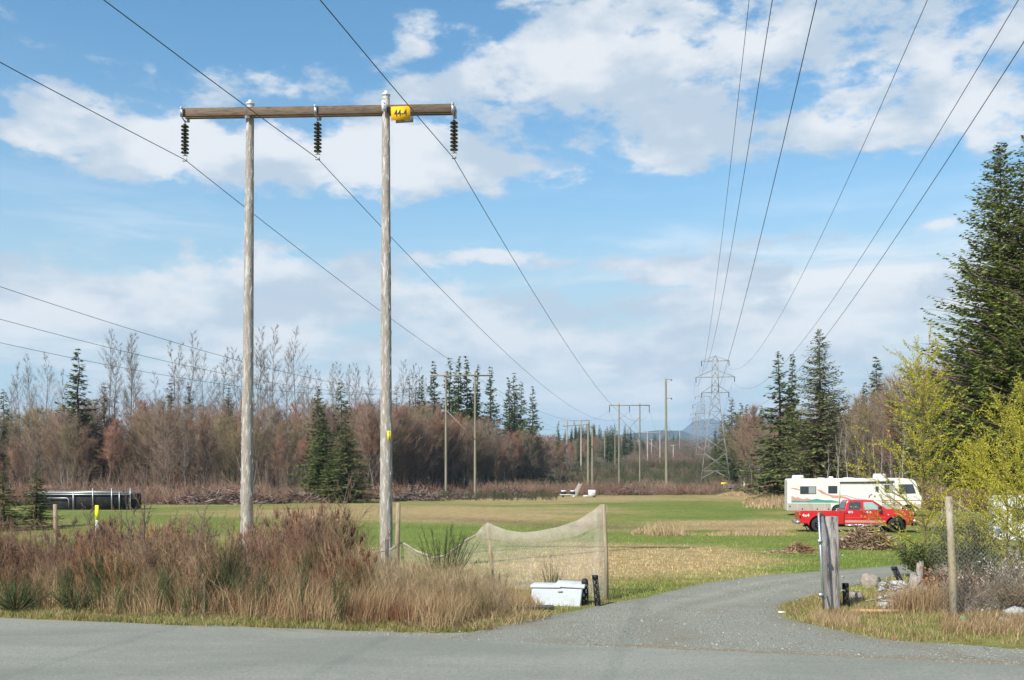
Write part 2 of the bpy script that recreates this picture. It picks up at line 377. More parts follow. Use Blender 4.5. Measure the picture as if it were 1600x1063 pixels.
# road
def ribbon(name, mat, xs, lo, hi, z, rows=3, kind='structure'):
    mb = MB(); n = len(xs); f = np.linspace(0, 1, rows)
    yy = lo[None] * (1 - f[:, None]) + hi[None] * f[:, None]; xx = np.repeat(xs[None], rows, 0); zz = np.interp(yy, ZK, ZV) + z
    i = np.arange(rows - 1)[:, None] * n + np.arange(n - 1)[None]
    mb.add(np.stack([xx, yy, zz], -1).reshape(-1, 3), q=np.stack([i, i + 1, i + n + 1, i + n], -1).reshape(-1, 4))
    return tag(mb.build(name, mat), kind=kind)
rx = np.arange(-120, 121, .1)
re = 20.3 - .2795 * (rx + 10.45) + .03 * (vnoise(rx, rx * 0, .5, 41) - .5) * 2
ribbon('road', m_asphalt, rx, re - 8.5, re, .017)
sw = np.interp(rx, [-30, -12, -7, -2, 0, 5, 7, 10, 40], [.1, .12, .25, .6, 1.2, 2.2, 2.1, 1.4, 1.0]) + .5 * (vnoise(rx, rx * 0, .8, 43) - .5)
ribbon('gravel_shoulder', m_gravel, rx, re - .4, re + np.maximum(sw, .03), .004, rows=4)
dr_ = rx[(rx > .6) & (rx < 9)]; dre_ = 20.3 - .2795 * (dr_ + 10.45); ribbon('road_edge_dirt', M('dirt_and_grit', (.20, .155, .10), .95, n1=(14, (.30, .27, .21), .45, .65, 6), bump=(30, .8, .02)), dr_, dre_ - .05, dre_ + .05 + .45 * vnoise(dr_, dr_ * 0, .6, 47) * np.clip((dr_ - .6) * .8, 0, 1) * np.clip((9 - dr_) * .8, 0, 1), .012)
ribbon('far_shoulder', m_gravel, rx[::10], re[::10] - 10.0, re[::10] - 8.4, .004)
DL = [(13.5, .2), (17, -1.6), (18.4, -.83), (21.5, 1.38), (22.8, 2.3), (23.7, 3.05), (27, 5.2), (29.3, 7.5), (31.1, 10), (32.9, 12.3), (35.2, 14.7), (38, 20), (39.5, 28)]
DR = [(13.5, 8.5), (17, 7.0), (18.4, 6.25), (20, 5.67), (21.5, 5.7), (22.5, 6.15), (25, 7.9), (27.3, 9.8), (30.5, 12.5), (32.5, 15.5), (35.2, 22), (38, 29), (39.5, 32)]
dy = np.unique(np.concatenate([np.arange(13.5, 39.5, .1)])); 
xl = np.interp(dy, *zip(*DL)) + .25 * (vnoise(dy, dy * 0, .5, 51) - .5); xr = np.interp(dy, *zip(*DR)) + .35 * (vnoise(dy, dy * 0 + 9, .5, 52) - .5)
k0 = dy > 15.0
def drive_inside(x, y): return (x > np.interp(y, *zip(*DL))) & (x < np.interp(y, *zip(*DR))) & (y < 39.5)
mb = MB(); f = np.linspace(0, 1, 30)
yy = np.repeat(dy[:, None], 30, 1); xx = xl[:, None] * (1 - f) + xr[:, None] * f
i = np.arange(len(dy) - 1)[:, None] * 30 + np.arange(29)[None]
mb.add(np.stack([xx, yy, np.interp(yy, ZK, ZV) + .008], -1).reshape(-1, 3), q=np.stack([i, i + 1, i + 31, i + 30], -1).reshape(-1, 4),
       c=(lambda tr, ed: (np.ones((len(dy), 30, 3)) * (1 - .10 * vnoise(xx, yy, .9, 55)[..., None]) + tr[..., None] * np.array((.22, .19, .14)) - ed[..., None] * np.array((.16, .24, .36))).reshape(-1, 3))(
           (np.exp(-((f - .33) / .07) ** 2) + np.exp(-((f - .62) / .07) ** 2))[None] * np.clip((yy - 19) / 4, 0, 1) * (.4 + .9 * vnoise(xx, yy, 1.2, 56)), (np.exp(-(f / .06) ** 2) + np.exp(-((f - 1) / .06) ** 2) + .5 * np.exp(-((f - .48) / .05) ** 2))[None] * (.3 + .9 * vnoise(xx, yy, .7, 57))))
tag(mb.build('gravel_driveway', m_gravel), kind='structure')
# distant hills
def ridge(name, d0, d1, prof, colr, x0, x1, seed):
    xs_ = np.linspace(x0, x1, 160); top = np.interp(CX + FPX * xs_ / d0, *zip(*prof)); zz = np.maximum(EYE + (HY - top) * d0 / FPX, 41)
    zz = zz + (vnoise(xs_, xs_ * 0, 420, seed) - .5) * (zz - 41) * .12
    rows = np.linspace(0, 1, 30); YY = (d0 - (d1 - d0) * .5) + rows[:, None] * (d1 - d0) * 1.5 + 0 * xs_[None]; XX = np.repeat(xs_[None], 30, 0)
    sh = np.sin(np.clip(rows * 1.5, 0, 3) * math.pi / 1.5) ** .8
    ZZ = 41 - 4 + (zz[None] - 37) * sh[:, None] * (1.10 - .08 * vnoise(XX, YY, 500, seed + 3))
    n = len(xs_); i = np.arange(29)[:, None] * n + np.arange(n - 1)[None]
    c = np.tile(np.array(colr), (30 * n, 1)) * (.6 + .8 * vnoise(XX, YY, 160, seed + 7).reshape(-1, 1))
    o = MB().add(np.stack([XX, YY, ZZ], -1).reshape(-1, 3), q=np.stack([i, i + 1, i + n + 1, i + n], -1).reshape(-1, 4), c=c).build(name, m_ridge)
    return tag(o, kind='structure')
m_ridge = M('forested_slope', vcol=True, rough=.95, spec=0)
ridge('mountain', 7400, 8600, [(930, 700), (1055, 690), (1075, 676), (1098, 660), (1122, 655), (1150, 664), (1200, 668), (1260, 676), (1400, 690), (1700, 705)], (.05, .07, .075), 200, 4600, 61)
ridge('hills', 4700, 5400, [(-200, 700), (500, 694), (900, 690), (1000, 678), (1040, 674), (1075, 675), (1095, 683), (1140, 686), (1250, 690), (1700, 700)], (.035, .05, .035), -2800, 3400, 67)

# ------------------------------------------------------------------ haze
def haze_box():
    mb = MB(); mb.box((0, 3960, 249.2), (6050, 5100, 250.8)); o = mb.build('haze', None)
    m = bpy.data.materials.new('haze_air'); m.use_nodes = True; t = m.node_tree
    for n_ in list(t.nodes):
        if n_.type != 'OUTPUT_MATERIAL': t.nodes.remove(n_)
    v = t.nodes.new('ShaderNodeVolumePrincipled'); v.inputs['Color'].default_value = (.60, .80, 1.0, 1); v.inputs['Density'].default_value = HAZE
    v.inputs['Anisotropy'].default_value = 0.0
    t.links.new(v.outputs[0], t.nodes['Material Output'].inputs['Volume']); o.data.materials.append(m); tag(o, kind='stuff')
HAZE = 1.25e-4
haze_box()

# ------------------------------------------------------------------ power lines
SL = .1745                                   # all lines run 9.9 degrees right of straight ahead
LD = np.array((SL, 1.)) / math.hypot(SL, 1); LP = np.array((LD[1], -LD[0]))   # along / across
ROT = -math.atan(SL)
def conductor(tip, trace, s, d2, label, group, ybk=-25, r=.0125, onward=None):
    """tip=(px,py,d) where it is clipped; trace = points it passes; parabola in one vertical plane"""
    xt = (tip[0] - CX) / FPX * tip[2]; a = xt - s * tip[2]; ztip = hz(tip[1], tip[2]); Y_ = []; Z_ = []
    for (px, py) in trace:
        y = a / ((px - CX) / FPX - s); Y_.append(y); Z_.append(hz(py, y))
    Y_ = np.array(Y_); Z_ = np.array(Z_); dy_ = Y_ - tip[2]
    A = np.stack([dy_, dy_ ** 2], 1) / Y_[:, None]; sol = np.linalg.lstsq(A, (Z_ - ztip) / Y_, rcond=None)[0]
    y = np.linspace(ybk, tip[2], 70) if d2 is None else np.linspace(tip[2], d2, 70)
    if isinstance(d2, tuple): y = np.linspace(d2[0], d2[1], 90)
    z = ztip + sol[0] * (y - tip[2]) + sol[1] * (y - tip[2]) ** 2
    P = [np.stack([a + s * y, y, z], 1)]
    if onward:
        y2 = np.linspace(tip[2], onward[1], 30)[1:]; x2 = np.linspace(xt, onward[0], 30)[1:]; f_ = (y2 - tip[2]) / (onward[1] - tip[2])
        P.append(np.stack([x2, y2, ztip + (onward[2] - ztip) * f_ - 4 * onward[3] * f_ * (1 - f_)], 1))
    P = np.vstack(P)
    print('conductor', tip, 'sol', np.round(sol, 5), 'z back', round(float(z[0]), 1), 'resid', np.round((A @ sol - (Z_ - ztip) / Y_) * FPX, 1))
    o = MB().tube(P, r, 5).build('conductor', m_wire, smooth=True)
    return tag(o, label, 'power line', group)

def disc_string(parent, top, n, pitch, rd, name='insulator', label=None):
    """a suspension insulator: fitting, discs, clamp"""
    mb = MB(); x, y, z = top; l = n * pitch
    mb.tube([(x, y, z + .03), (x, y, z - .14 - l - .02)], .022, 6)
    mb.tube([(x - .07, y, z - .16 - l), (x - .05, y, z - .30 - l)], .012, 5); mb.tube([(x + .07, y, z - .16 - l), (x + .05, y, z - .30 - l)], .012, 5)
    mb.box((x, y, z - .15 - l), (.075, .012, .012)); mb.box((x, y, z - .31 - l), (.07, .03, .022))
    s_ = mb.build(name, m_galv, parent)
    if n > 3 and rd > .1:
        pm = None
        for k in range(n):
            if pm is None:
                b = MB().lathe([(.001, .07), (.045, .068), (.05, .025), (rd * .8, .012), (rd, -.012), (rd * .97, -.028), (rd * .6, -.02), (.03, -.03), (.001, -.03)], n=14)
                pm = b.build('disc', m_insul, s_, smooth=True); pm.location = (x, y, z - .16)
            else:
                c = pm.copy(); COL.objects.link(c); c.parent = s_; c.location = (x, y, z - .16 - k * pitch)
    return s_
def fat_string(parent, top, l, r_=.11):
    mb = MB(); x, y, z = top; prof = []
    for k in range(8):
        prof += [(r_ * .45, -k * l / 8 - .02), (r_, -k * l / 8 - .06), (r_, -k * l / 8 - .08)]
    mb.lathe([(.001, 0)] + prof + [(.02, -l)], (x, y, z), 6); return mb.build('insulator', m_insul, parent)

def wood_pole(mb, base, top, r0, r1, n=14, knots=0):
    k = 24; P = [np.array(base) * (1 - t) + np.array(top) * t for t in np.linspace(0, 1, k)]
    r = np.linspace(r0, r1, k) * (1 + rng.normal(0, .008, k)); mb.tube(P, r, n)
    return mb

# --- the near H-frame
hf = thing('wooden_h_frame_pylon', 'large weathered two-pole wooden power pylon with yellow number sign by the roadside', 'power pylon')
pA0, pA1 = at(385, 31.5), Vector(((391 - CX) / FPX * 31.5, 31.5, hz(163, 31.5)))
pB0, pB1 = at(603.5, 30.9), Vector(((603 - CX) / FPX * 30.9, 30.9, hz(149, 30.9)))
for (a, b) in ((pA0, pA1), (pB0, pB1)):
    wood_pole(MB(), a, b, .205, .118).build('pole', m_pole, hf, smooth=True)
    # splinters and lifted slivers on the pole
    n_ = 160; t_ = rng.uniform(.02, .98, n_); an = rng.uniform(math.pi, 2 * math.pi, n_); rr = (.205 + (.118 - .205) * t_)
    ax = np.array(a)[None] * (1 - t_[:, None]) + np.array(b)[None] * t_[:, None]
    off = np.stack([np.cos(an), np.sin(an), 0 * an], 1) * (rr - .002)[:, None]
    l_ = rng.uniform(.05, .22, n_); tip_ = ax + off + np.stack([np.cos(an) * .018, np.sin(an) * .018, l_], 1)
    tag(MB().twigs(ax + off, tip_, rng.uniform(.007, .014, n_), (1, 1, 1)).build('bark_sliver', M('silver_sliver', (.50, .48, .44), .9), hf), kind='stuff')
aL = Vector(((286.5 - CX) / FPX * 31.62, 31.62, 0)); aR = Vector(((710.5 - CX) / FPX * 30.78, 30.78, 0)); azz = (hz(172, 31.62) + hz(187, 31.62)) / 2
azr = (hz(164, 30.78) + hz(181.5, 30.78)) / 2
adir = (aR - aL).normalized(); anrm = Vector((adir.y, -adir.x, 0))
arm0 = None
for (off, dz_) in ((.15, 0.01), (-.15, .05)):
    mb = MB(); ln = (aR - aL).length
    o = MB().box((0, 0, 0), (ln / 2, .045, .132)).build('crossarm', m_arm, hf)
    o.location = (aL + aR) / 2 + anrm * off + Vector((0, 0, (azz + azr) / 2 + dz_)); o.rotation_euler = (0, -math.atan2(azr - azz, ln), math.atan2(adir.y, adir.x))
    bv = o.modifiers.new('b', 'BEVEL'); bv.width = .012; bv.segments = 1
for px_, top_ in ((0, pA1), (0, pB1)):
    mb = MB(); mb.lathe([(.001, .04), (.125, .04), (.14, .02), (.14, -.02), (.12, -.03), (.125, -.12)], top_, 12); mb.box(top_ + Vector((.02, -.08, .05)), (.05, .03, .05)); mb.build('cap', m_capm, hf, smooth=False)
    mb = MB(); c = top_ + Vector((0, 0, 0)); c.z = (azz + azr) / 2; mb.box(c + anrm * .255, (.075, .01, .165)); 
    for q in (-.09, .0, .09): mb.lathe([(.001, .03), (.022, .028), (.022, 0)], (c.x + anrm.x * .29, c.y + anrm.y * .29, c.z + q), 8, 'y')
    mb.build('bolt_plate', m_capm, hf)
tips = []
for (px_, d_) in ((289, 31.6), (496.5, 31.2), (709.5, 30.8)):
    f_ = (px_ - 286.5) / (710.5 - 286.5); z_ = azz + (azr - azz) * f_
    pt = Vector(((px_ - CX) / FPX * d_, d_, z_ - .17))
    mb = MB(); 
    for s_ in (1, -1): mb.box(Vector((pt.x, pt.y, z_)) + anrm * (.255 * s_), (.045, .01, .16))
    for q in (-.09, .09): mb.lathe([(.001, .03), (.02, .028), (.02, 0)], (pt.x + anrm.x * .29, pt.y + anrm.y * .29, z_ + q), 8, 'y')
    mb.bar((pt.x + anrm.x * .26, pt.y + anrm.y * .26, z_ - .15), (pt.x, pt.y, z_ - .23), .03); mb.bar((pt.x - anrm.x * .26, pt.y - anrm.y * .26, z_ - .15), (pt.x, pt.y, z_ - .23), .03)
    mb.build('hanger_plate', m_galv, hf)
    disc_string(hf, (pt.x, pt.y, pt.z - .04), 8, .118, .127)
def text_mesh(name, s, size, mat, parent, loc, rot, depth=.004, sx=1.0, bold=0.0):
    cu = bpy.data.curves.new(name, 'FONT'); cu.body = s; cu.size = size; cu.extrude = depth; cu.align_x = 'CENTER'; cu.align_y = 'CENTER'; cu.offset = bold; cu.resolution_u = 3
    tmp = bpy.data.objects.new('tmp', cu); COL.objects.link(tmp); dg = bpy.context.evaluated_depsgraph_get()
    me = bpy.data.meshes.new_from_object(tmp.evaluated_get(dg)); bpy.data.objects.remove(tmp)
    me.materials.clear(); me.materials.append(mat); o = bpy.data.objects.new(name, me); link(o, parent); o.location = loc; o.rotation_euler = rot; o.scale = (sx, 1, 1); return o
dS = 30.5
for k, (cx, cy, hw, hh, mt) in enumerate(((626, 177, 15.2, 10.6, m_sign), (632, 185, 14.0, 7, m_galv))):
    d_ = dS if k == 0 else 31.45
    sg = MB().box((0, 0, 0), (hw * d_ / FPX, .006, hh * d_ / FPX)).build('number_plate' if k == 0 else 'rear_plate', mt, hf)
    sg.location = Vector(((cx - CX) / FPX * d_, d_, hz(cy, d_))); sg.rotation_euler = (0, R(-1), math.atan2(adir.y, adir.x))
    if k == 0: text_mesh('lettering', '44-4', .30, m_black, sg, (0, -.012, -.005), (R(90), 0, 0), sx=.74, bold=.003)
# small yellow tag low on the right pole
d_ = 30.68
tg = MB().box((0, 0, 0), (.055, .004, .15)).build('pole_tag', M('tag_yellow', (.75, .62, .03), .5), hf); tg.location = Vector(((608 - CX) / FPX * d_, d_, hz(681, d_)))
for k, ch in enumerate('4744'): text_mesh('lettering', ch, .075, m_black, tg, (0, -.007, .105 - k * .07), (R(90), 0, 0), bold=.002)

# nearest line's conductors, then on to the next frame
GA = 'conductors clipped to the near wooden pylon'
T2 = [(951, 643), (983.5, 643), (1016, 643)]
near = [((289, 250, 31.6), [(0, 101.5), (145, 172)], 'thin black conductor clipped to the left insulator of the near wooden pylon'),
        ((496.5, 248, 31.2), [(153, 0), (387, 163)], 'thin black conductor clipped to the middle insulator of the near wooden pylon'),
        ((709.5, 248, 30.8), [(495, 0), (600, 126)], 'thin black conductor clipped to the right insulator, passing over the yellow sign')]
fwd = [[(385, 327), (500, 420), (595, 487), (705, 563), (846, 644), (882, 655)], [(597, 350), (700, 461), (765, 530), (860, 610), (926, 653), (965, 656)], [(800, 401), (850, 473), (907, 570), (954, 632), (986, 657)]]
for (tip, tb, lab), ff, t2 in zip(near, fwd, T2):
    xt = (tip[0] - CX) / FPX * tip[2]; z0 = hz(tip[1], tip[2]); x2 = (t2[0] - CX) / FPX * 217; z2 = hz(t2[1], 217); s2 = (x2 - xt) / (217 - tip[2])
    yb = []; zb = []
    for (px, py) in tb:
        y = (xt - SL * tip[2]) / ((px - CX) / FPX - SL); yb.append(y); zb.append(hz(py, y))
    yb = np.array(yb + [tip[2]]); zb = np.array(zb + [z0]); sb = np.polyfit(yb, zb, 1); y = np.linspace(-40, tip[2], 20); dzb = (y - tip[2])
    zz = z0 + sb[0] * dzb + .0007 * dzb ** 2
    P = [np.stack([xt + SL * dzb, y, zz], 1)]
    # fit the sag of the onward span
    sg_ = []
    for (px, py) in ff:
        q = (px - CX) / FPX; y = (xt - s2 * tip[2]) / (q - s2); t_ = (y - tip[2]) / (217 - tip[2]); zz = hz(py, y); lin = z0 + (z2 - z0) * t_; sg_.append(((lin - zz), 4 * t_ * (1 - t_)))
    A_ = np.array(sg_); sag = (A_[:, 0] * A_[:, 1]).sum() / (A_[:, 1] ** 2).sum(); print('sag', sag, A_[:, 0] / A_[:, 1])
    t_ = np.linspace(0, 1, 60)[1:]; P.append(np.stack([xt + (x2 - xt) * t_, tip[2] + (217 - tip[2]) * t_, z0 + (z2 - z0) * t_ - 4 * sag * t_ * (1 - t_)], 1))
    t_ = np.linspace(0, 1, 30)[1:]; x3 = x2 + SL * 150; z3 = hz(684, 367); P.append(np.stack([x2 + (x3 - x2) * t_, 217 + 150 * t_, z2 + (z3 - z2) * t_ - 4 * 3 * t_ * (1 - t_)], 1))
    tag(MB().tube(np.vstack(P), .012, 5).build('conductor', m_wire, smooth=True), lab, 'power line', GA)
# left line (its near pylon stands outside the view)
for tip, tr, lab in (((673, 606, 142), [(0, 535), (115, 561), (213, 579), (348, 600)], 'lowest of the three conductors crossing the sky at the left edge'),
                     ((719.5, 606, 142), [(0, 499), (160, 541), (263, 565), (368, 588)], 'middle of the three conductors crossing the sky at the left edge'),
                     ((766, 606, 142), [(0, 449.5), (125, 487), (250, 529), (380, 566)], 'uppermost of the three conductors crossing the sky at the left edge')):
    conductor(tip, tr, SL, None, lab, 'conductors of the left wooden line', ybk=5, r=.0125, onward=((tip[0] - CX) / FPX * 142 + SL * 165, 307, 19.6, 4))
# steel tower line
GT = 'conductors of the steel tower line'
tw = [((1093.5, 573, 235), [(1206, 0), (1187, 130), (1151.5, 340), (1134, 432), (1110, 556)], 'second wire from the left of the six rising to the upper right', .177),
      ((1085, 598, 235), [(1171.6, 0), (1150, 169), (1132, 340), (1122, 420), (1113, 487), (1102.6, 559), (1092, 607)], 'leftmost wire of the six rising to the upper right', .17),
      ((1094.5, 622, 235), [(1277, 0), (1242, 143), (1195, 340), (1170, 444), (1140, 556), (1125, 604)], 'third wire from the left of the six rising to the upper right', .174),
      ((1136, 573, 235), [(1449, 0), (1316, 300), (1248.5, 441), (1209, 511), (1179, 553), (1152, 577)], 'fourth wire from the left of the six rising to the upper right', .174),
      ((1144.6, 597, 235), [(1592, 0), (1463.5, 211), (1385.5, 340), (1327, 432), (1266.6, 517), (1230.5, 562), (1203.4, 589), (1158, 606)], 'fifth wire from the left of the six, passing behind the pointed fir', .174),
      ((1136, 621, 235), [(1600, 66.6), (1496, 224), (1419.6, 340), (1363, 429), (1290.7, 524), (1226, 604.5), (1189.5, 630)], 'rightmost wire of the six rising to the upper right', .174)]
for tip, tr, lab, s_ in tw:
    xt = (tip[0] - CX) / FPX * 235; dz_ = hz(tip[1], 235)
    conductor(tip, tr, s_, None, lab, GT, ybk=8, r=.015, onward=(xt + 37.5, 445, dz_ + 3.5, 6))

# --- other H-frames
def h_frame(px, d, dp, arm_y, top_y, half, mat, label, group=None, brace=True, base=None, r=(.19, .13), sh=.49):
    c = at(px, d); t = thing('wooden_h_frame_pylon', label, 'power pylon', c, 0, group)
    az_ = hz(arm_y, d) - c.z; tz = hz(top_y, d) - c.z; hs_ = dp * d / FPX / 2; ah = half * d / FPX
    for s_ in (-1, 1):
        wood_pole(MB(), (s_ * hs_, 0, -.5), (s_ * hs_, 0, tz), r[0], r[1], 8).build('pole', mat, t, smooth=True)
    for s_ in (-.2, .2): MB().box((0, s_, az_), (ah, .04, .08)).build('crossarm', m_farpole if mat is m_farpole else mat, t)
    for q in (-1, 0, 1): fat_string(t, (q * ah * .97, 0, az_ - .15), 1.35)
    if brace:
        b0, b1 = az_ * .72, az_ * .48
        if brace == 2: b0, b1 = az_ * .93 - 1.2, az_ * .60
        MB().bar((-hs_, -.2, b0), (hs_, -.2, b1), .13, .1).build('brace', mat, t)
        if brace == 2: MB().bar((hs_, .2, b0), (-hs_, .2, b1), .13, .1).build('brace', mat, t)
    return t
GH = 'wooden pylons further along the line'
h_frame(719.5, 142, 45.5, 587, 580, 47.5, m_farpole, 'slender greenish two-pole pylon with one sloping brace before the bare left forest', brace=True)
h_frame(983.5, 217, 32.5, 633.5, 630, 32, m_farpole, 'two-pole pylon with crossed braces standing between the twin poles and the tall single pole', brace=2)
h_frame(897, 301, 22, 657.5, 656, 24.5, m_palepole, 'pale two-pole pylon standing just left of the close pair of poles', r=(.24, .2), brace=False)
h_frame(1021.5, 352, 19.5, 676, 674, 26, m_palepole, 'small pale two-pole pylon just left of the tall single pole', r=(.22, .19))
h_frame(953, 414, 16, 674, 673, 14, m_farpole, 'distant grey two-pole pylon left of the one with crossed braces', r=(.22, .2), brace=False)
for (px_, d_, ty, by, lab) in ((979.5, 470, 686, 0, 'short distant pole seen right beside the braced pylon left leg'), (1018, 520, 686, 0, 'short distant pole between the legs of the small pale pylon'), (1052, 450, 695, 0, 'short distant pale pole just right of the tall single pole'),
                        (1062, 700, 672, 0, 'tiny distant pole halfway from the tall single pole to the steel tower'), (997, 560, 688, 0, 'faint distant pole near the right leg of the braced pylon')):
    c = at(px_, d_); t = thing('distant_pole', lab, 'utility pole', c, 0, 'distant poles along the cleared strip')
    MB().tube([(0, 0, -.5), (0, 0, hz(ty, d_) - c.z)], [.24, .19], 6).build('pole', m_palepole, t)
    MB().box((0, -.25, hz(ty, d_) - c.z - .5), (1.2, .08, .12)).build('crossarm', m_palepole, t)
for (px_, d_, ty, lab) in ((919, 196, 660, 'thicker left pole of the close pair'), (925.5, 203, 664, 'thinner right pole of the close pair')):
    c = at(px_, d_); t = thing('utility_pole', lab, 'utility pole', c, 0, 'close pair of plain poles')
    wood_pole(MB(), (0, 0, -.5), (0, 0, hz(ty, d_) - c.z), .27, .19, 8).build('pole', m_farpole, t, smooth=True)
    mb = MB(); mb.bar((0, -.25, hz(ty, d_) - c.z - .4), (-4.5, 8, hz(ty, d_) - c.z - .4), .14) if px_ < 920 else mb.box((0, -.25, hz(ty, d_) - c.z - .4), (.6, .06, .09)); mb.build('crossarm', m_farpole, t)
c = at(1041.5, 190); t = thing('utility_pole', 'tall single wooden pole with two short side arms left of the steel tower', 'utility pole', c)
pt_ = hz(592, 190)
wood_pole(MB(), (0, 0, -.5), (-.15, 0, pt_ - c.z), .31, .17, 10).build('pole', m_farpole, t, smooth=True)
for yy_ in (593.5, 622.5):
    zz_ = hz(yy_, 190) - c.z; MB().bar((-.1, 0, zz_), (.95, -.1, zz_), .11).build('side_arm', m_farpole, t); fat_string(t, (.95, -.1, zz_ + .1), .35, .08)
zz_ = hz(666, 190) - c.z
MB().tube([(.1, 0, zz_), (1.3, 0, zz_ - 1.6)], .02, 4).build('guy_wire', m_wire, t); MB().tube([(-.1, 0, zz_), (-1.3, 0, zz_ - 1.6)], .02, 4).build('guy_wire', m_wire, t)

# --- steel lattice tower
def tower(px, d, label, group=None):
    c = at(px, d); t = thing('lattice_tower', label, 'power pylon', c, ROT * 1.0, group); k = 235 / FPX
    zy = lambda y: (HY - y) * k + 2.9 - zt(235)
    hw = lambda z: np.interp(z, [0, zy(613.6), zy(564)], [3.55, .80, .68])
    corners = [(-1, -1), (1, -1), (1, 1), (-1, 1)]
    ztop = zy(564)
    for (a, b) in corners:
        mb = MB(); zs = [-.3, zy(613.6), ztop]; mb2 = [(a * hw(z), b * hw(z), z) for z in zs]
        for p, q in zip(mb2[:-1], mb2[1:]): mb.bar(p, q, .13)
        mb.bar(mb2[-1], (0, 0, zy(555.5)), .10)
        mb.build('leg', m_tower, t)
    lv = [zy(y) for y in (748, 736, 708, 685, 661, 643, 627, 613.6, 603, 589.4, 577, 564.2)]
    mb = MB()
    for i_, (z0, z1) in enumerate(zip(lv[:-1], lv[1:])):
        for f_ in range(4):
            a, b = corners[f_], corners[(f_ + 1) % 4]; th = .075 if i_ < 6 else .055
            P0 = (a[0] * hw(z0), a[1] * hw(z0), z0); P1 = (b[0] * hw(z1), b[1] * hw(z1), z1); P2 = (b[0] * hw(z0), b[1] * hw(z0), z0); P3 = (a[0] * hw(z1), a[1] * hw(z1), z1)
            if i_ == 0:
                m_ = tuple((np.array(P1) + np.array(P3)) / 2); mb.bar(P0, m_, th); mb.bar(P2, m_, th)
            else: mb.bar(P0, P1, th); mb.bar(P2, P3, th)
            if i_ in (0, 3, 4, 6, 7, 8, 9, 10): mb.bar(P3, P1, th)
    mb.build('bracing', m_tower, t)
    for (ya, yb, hl) in ((564.2, 557, 21.3), (589.4, 579, 29.8), (613.6, 603, 21)):
        z0, z1, l = zy(ya), zy(yb), hl * k
        for s_ in (-1, 1):
            mb = MB()
            for b in (-1, 1):
                mb.bar((s_ * hw(z0), b * hw(z0), z0), (s_ * l, 0, z0), .085)
                mb.bar((s_ * (hw(z1) if ya > 570 else .15), b * (hw(z1) if ya > 570 else .1), z1), (s_ * l, 0, z0), .065)
            for f_ in (.35, .65):
                w_ = hw(z0) * (1 - f_); mb.bar((s_ * (hw(z0) + (l - hw(z0)) * f_), -w_, z0), (s_ * (hw(z0) + (l - hw(z0)) * f_), w_, z0), .06)
            mb.build('crossarm', m_tower, t); fat_string(t, (s_ * l * .99, 0, z0), 1.25, .12)
    return t
T1 = tower(1117.5, 235, 'nearest steel lattice pylon with three pairs of crossarms')
GTW = 'steel pylons along the cleared strip'
for k_, (px_, d_, lab) in enumerate(((1098, 445, 'second steel lattice pylon, seen just left of the nearest one'), (1090, 655, 'third steel lattice pylon, small against the mountain'), (1086, 865, 'fourth steel lattice pylon, tiny against the blue hills'), (1082, 1080, 'farthest steel lattice pylon, the tiniest against the hills'))):
    dup(T1, at(px_, d_), label=lab, group=GTW)
# ------------------------------------------------------------------ trees
def bare_tree(H, spread, nl, nsub, ntw, r0, c_tr, c_tw, up=.9, tw_r=.011, low=.25, lean=.04, c_tip=None, tl=.55, rnd=False):
    """bare deciduous tree: returns (trunk MB, crown MB); limbs sweep upwards, each with side shoots and twigs"""
    tr = MB(); cr = MB(); k = 9; c_tip = c_tw if c_tip is None else c_tip
    dx, dy_ = rng.normal(0, lean, 2); t_ = np.linspace(0, 1, k); wob = np.cumsum(rng.normal(0, .012, (k, 2)), 0) * H
    P = np.stack([dx * H * t_ + wob[:, 0], dy_ * H * t_ + wob[:, 1], t_ * H], 1)
    tr.tube(P, r0 * (1 - t_ * .93), 6, col=np.array(c_tr))
    B = []; T = []; Rr = []; Cc = []
    for i in range(nl):
        f = low + (1 - low) * ((i + rng.random()) / nl) ** .9; f = min(f, .985)
        p = np.array([np.interp(f, t_, P[:, j]) for j in range(3)]); a = rng.uniform(0, 6.283) if nl < 4 else i * 2.4 + rng.normal(0, .5)
        L_ = spread * (np.interp(f, [0, .2, .45, .75, 1], [.75, 1.05, 1.0, .62, .16]) if rnd else (1.08 - f * .92)) * rng.uniform(.6, 1.15); el_ = up + rng.normal(0, .15)
        d = np.array((math.cos(a) * math.cos(el_), math.sin(a) * math.cos(el_), math.sin(el_)))
        s_ = np.linspace(0, 1, 5)[:, None]; Q = p + d * L_ * s_ + np.array((0, 0, 1)) * L_ * .28 * s_ ** 2 + rng.normal(0, .03 * L_, (5, 3)) * s_
        cr.tube(Q, r0 * .36 * (1.1 - f * .8) * np.array([1, .75, .5, .3, .12]), 4, col=np.array(c_tr) * .9, cap=False)
        for j in range(nsub):
            g_ = rng.uniform(.18, 1); b = np.array([np.interp(g_, s_[:, 0], Q[:, m]) for m in range(3)])
            dd = d + rng.normal(0, .45, 3) + np.array((0, 0, .35)); dd /= np.linalg.norm(dd); l_ = L_ * rng.uniform(.22, .5) * (1.15 - .5 * g_)
            e = b + dd * l_; B.append(b); T.append(e); Rr.append(tw_r * 1.8); Cc.append(np.array(c_tw))
            n_ = ntw; u = rng.uniform(.15, 1, n_)[:, None]; bb = b + (e - b) * u
            ee = bb + (dd + rng.normal(0, .55, (n_, 3)) + np.array((0, 0, .2))) * (tl * rng.uniform(.5, 1.3, n_))[:, None] * min(1.0, L_ / 2.2)
            B.extend(bb); T.extend(ee); Rr.extend([tw_r] * n_); Cc.extend(np.array(c_tip) * rng.uniform(.7, 1.35, n_)[:, None])
    cr.twigs(np.array(B), np.array(T), np.array(Rr), np.array(Cc))
    return tr, cr
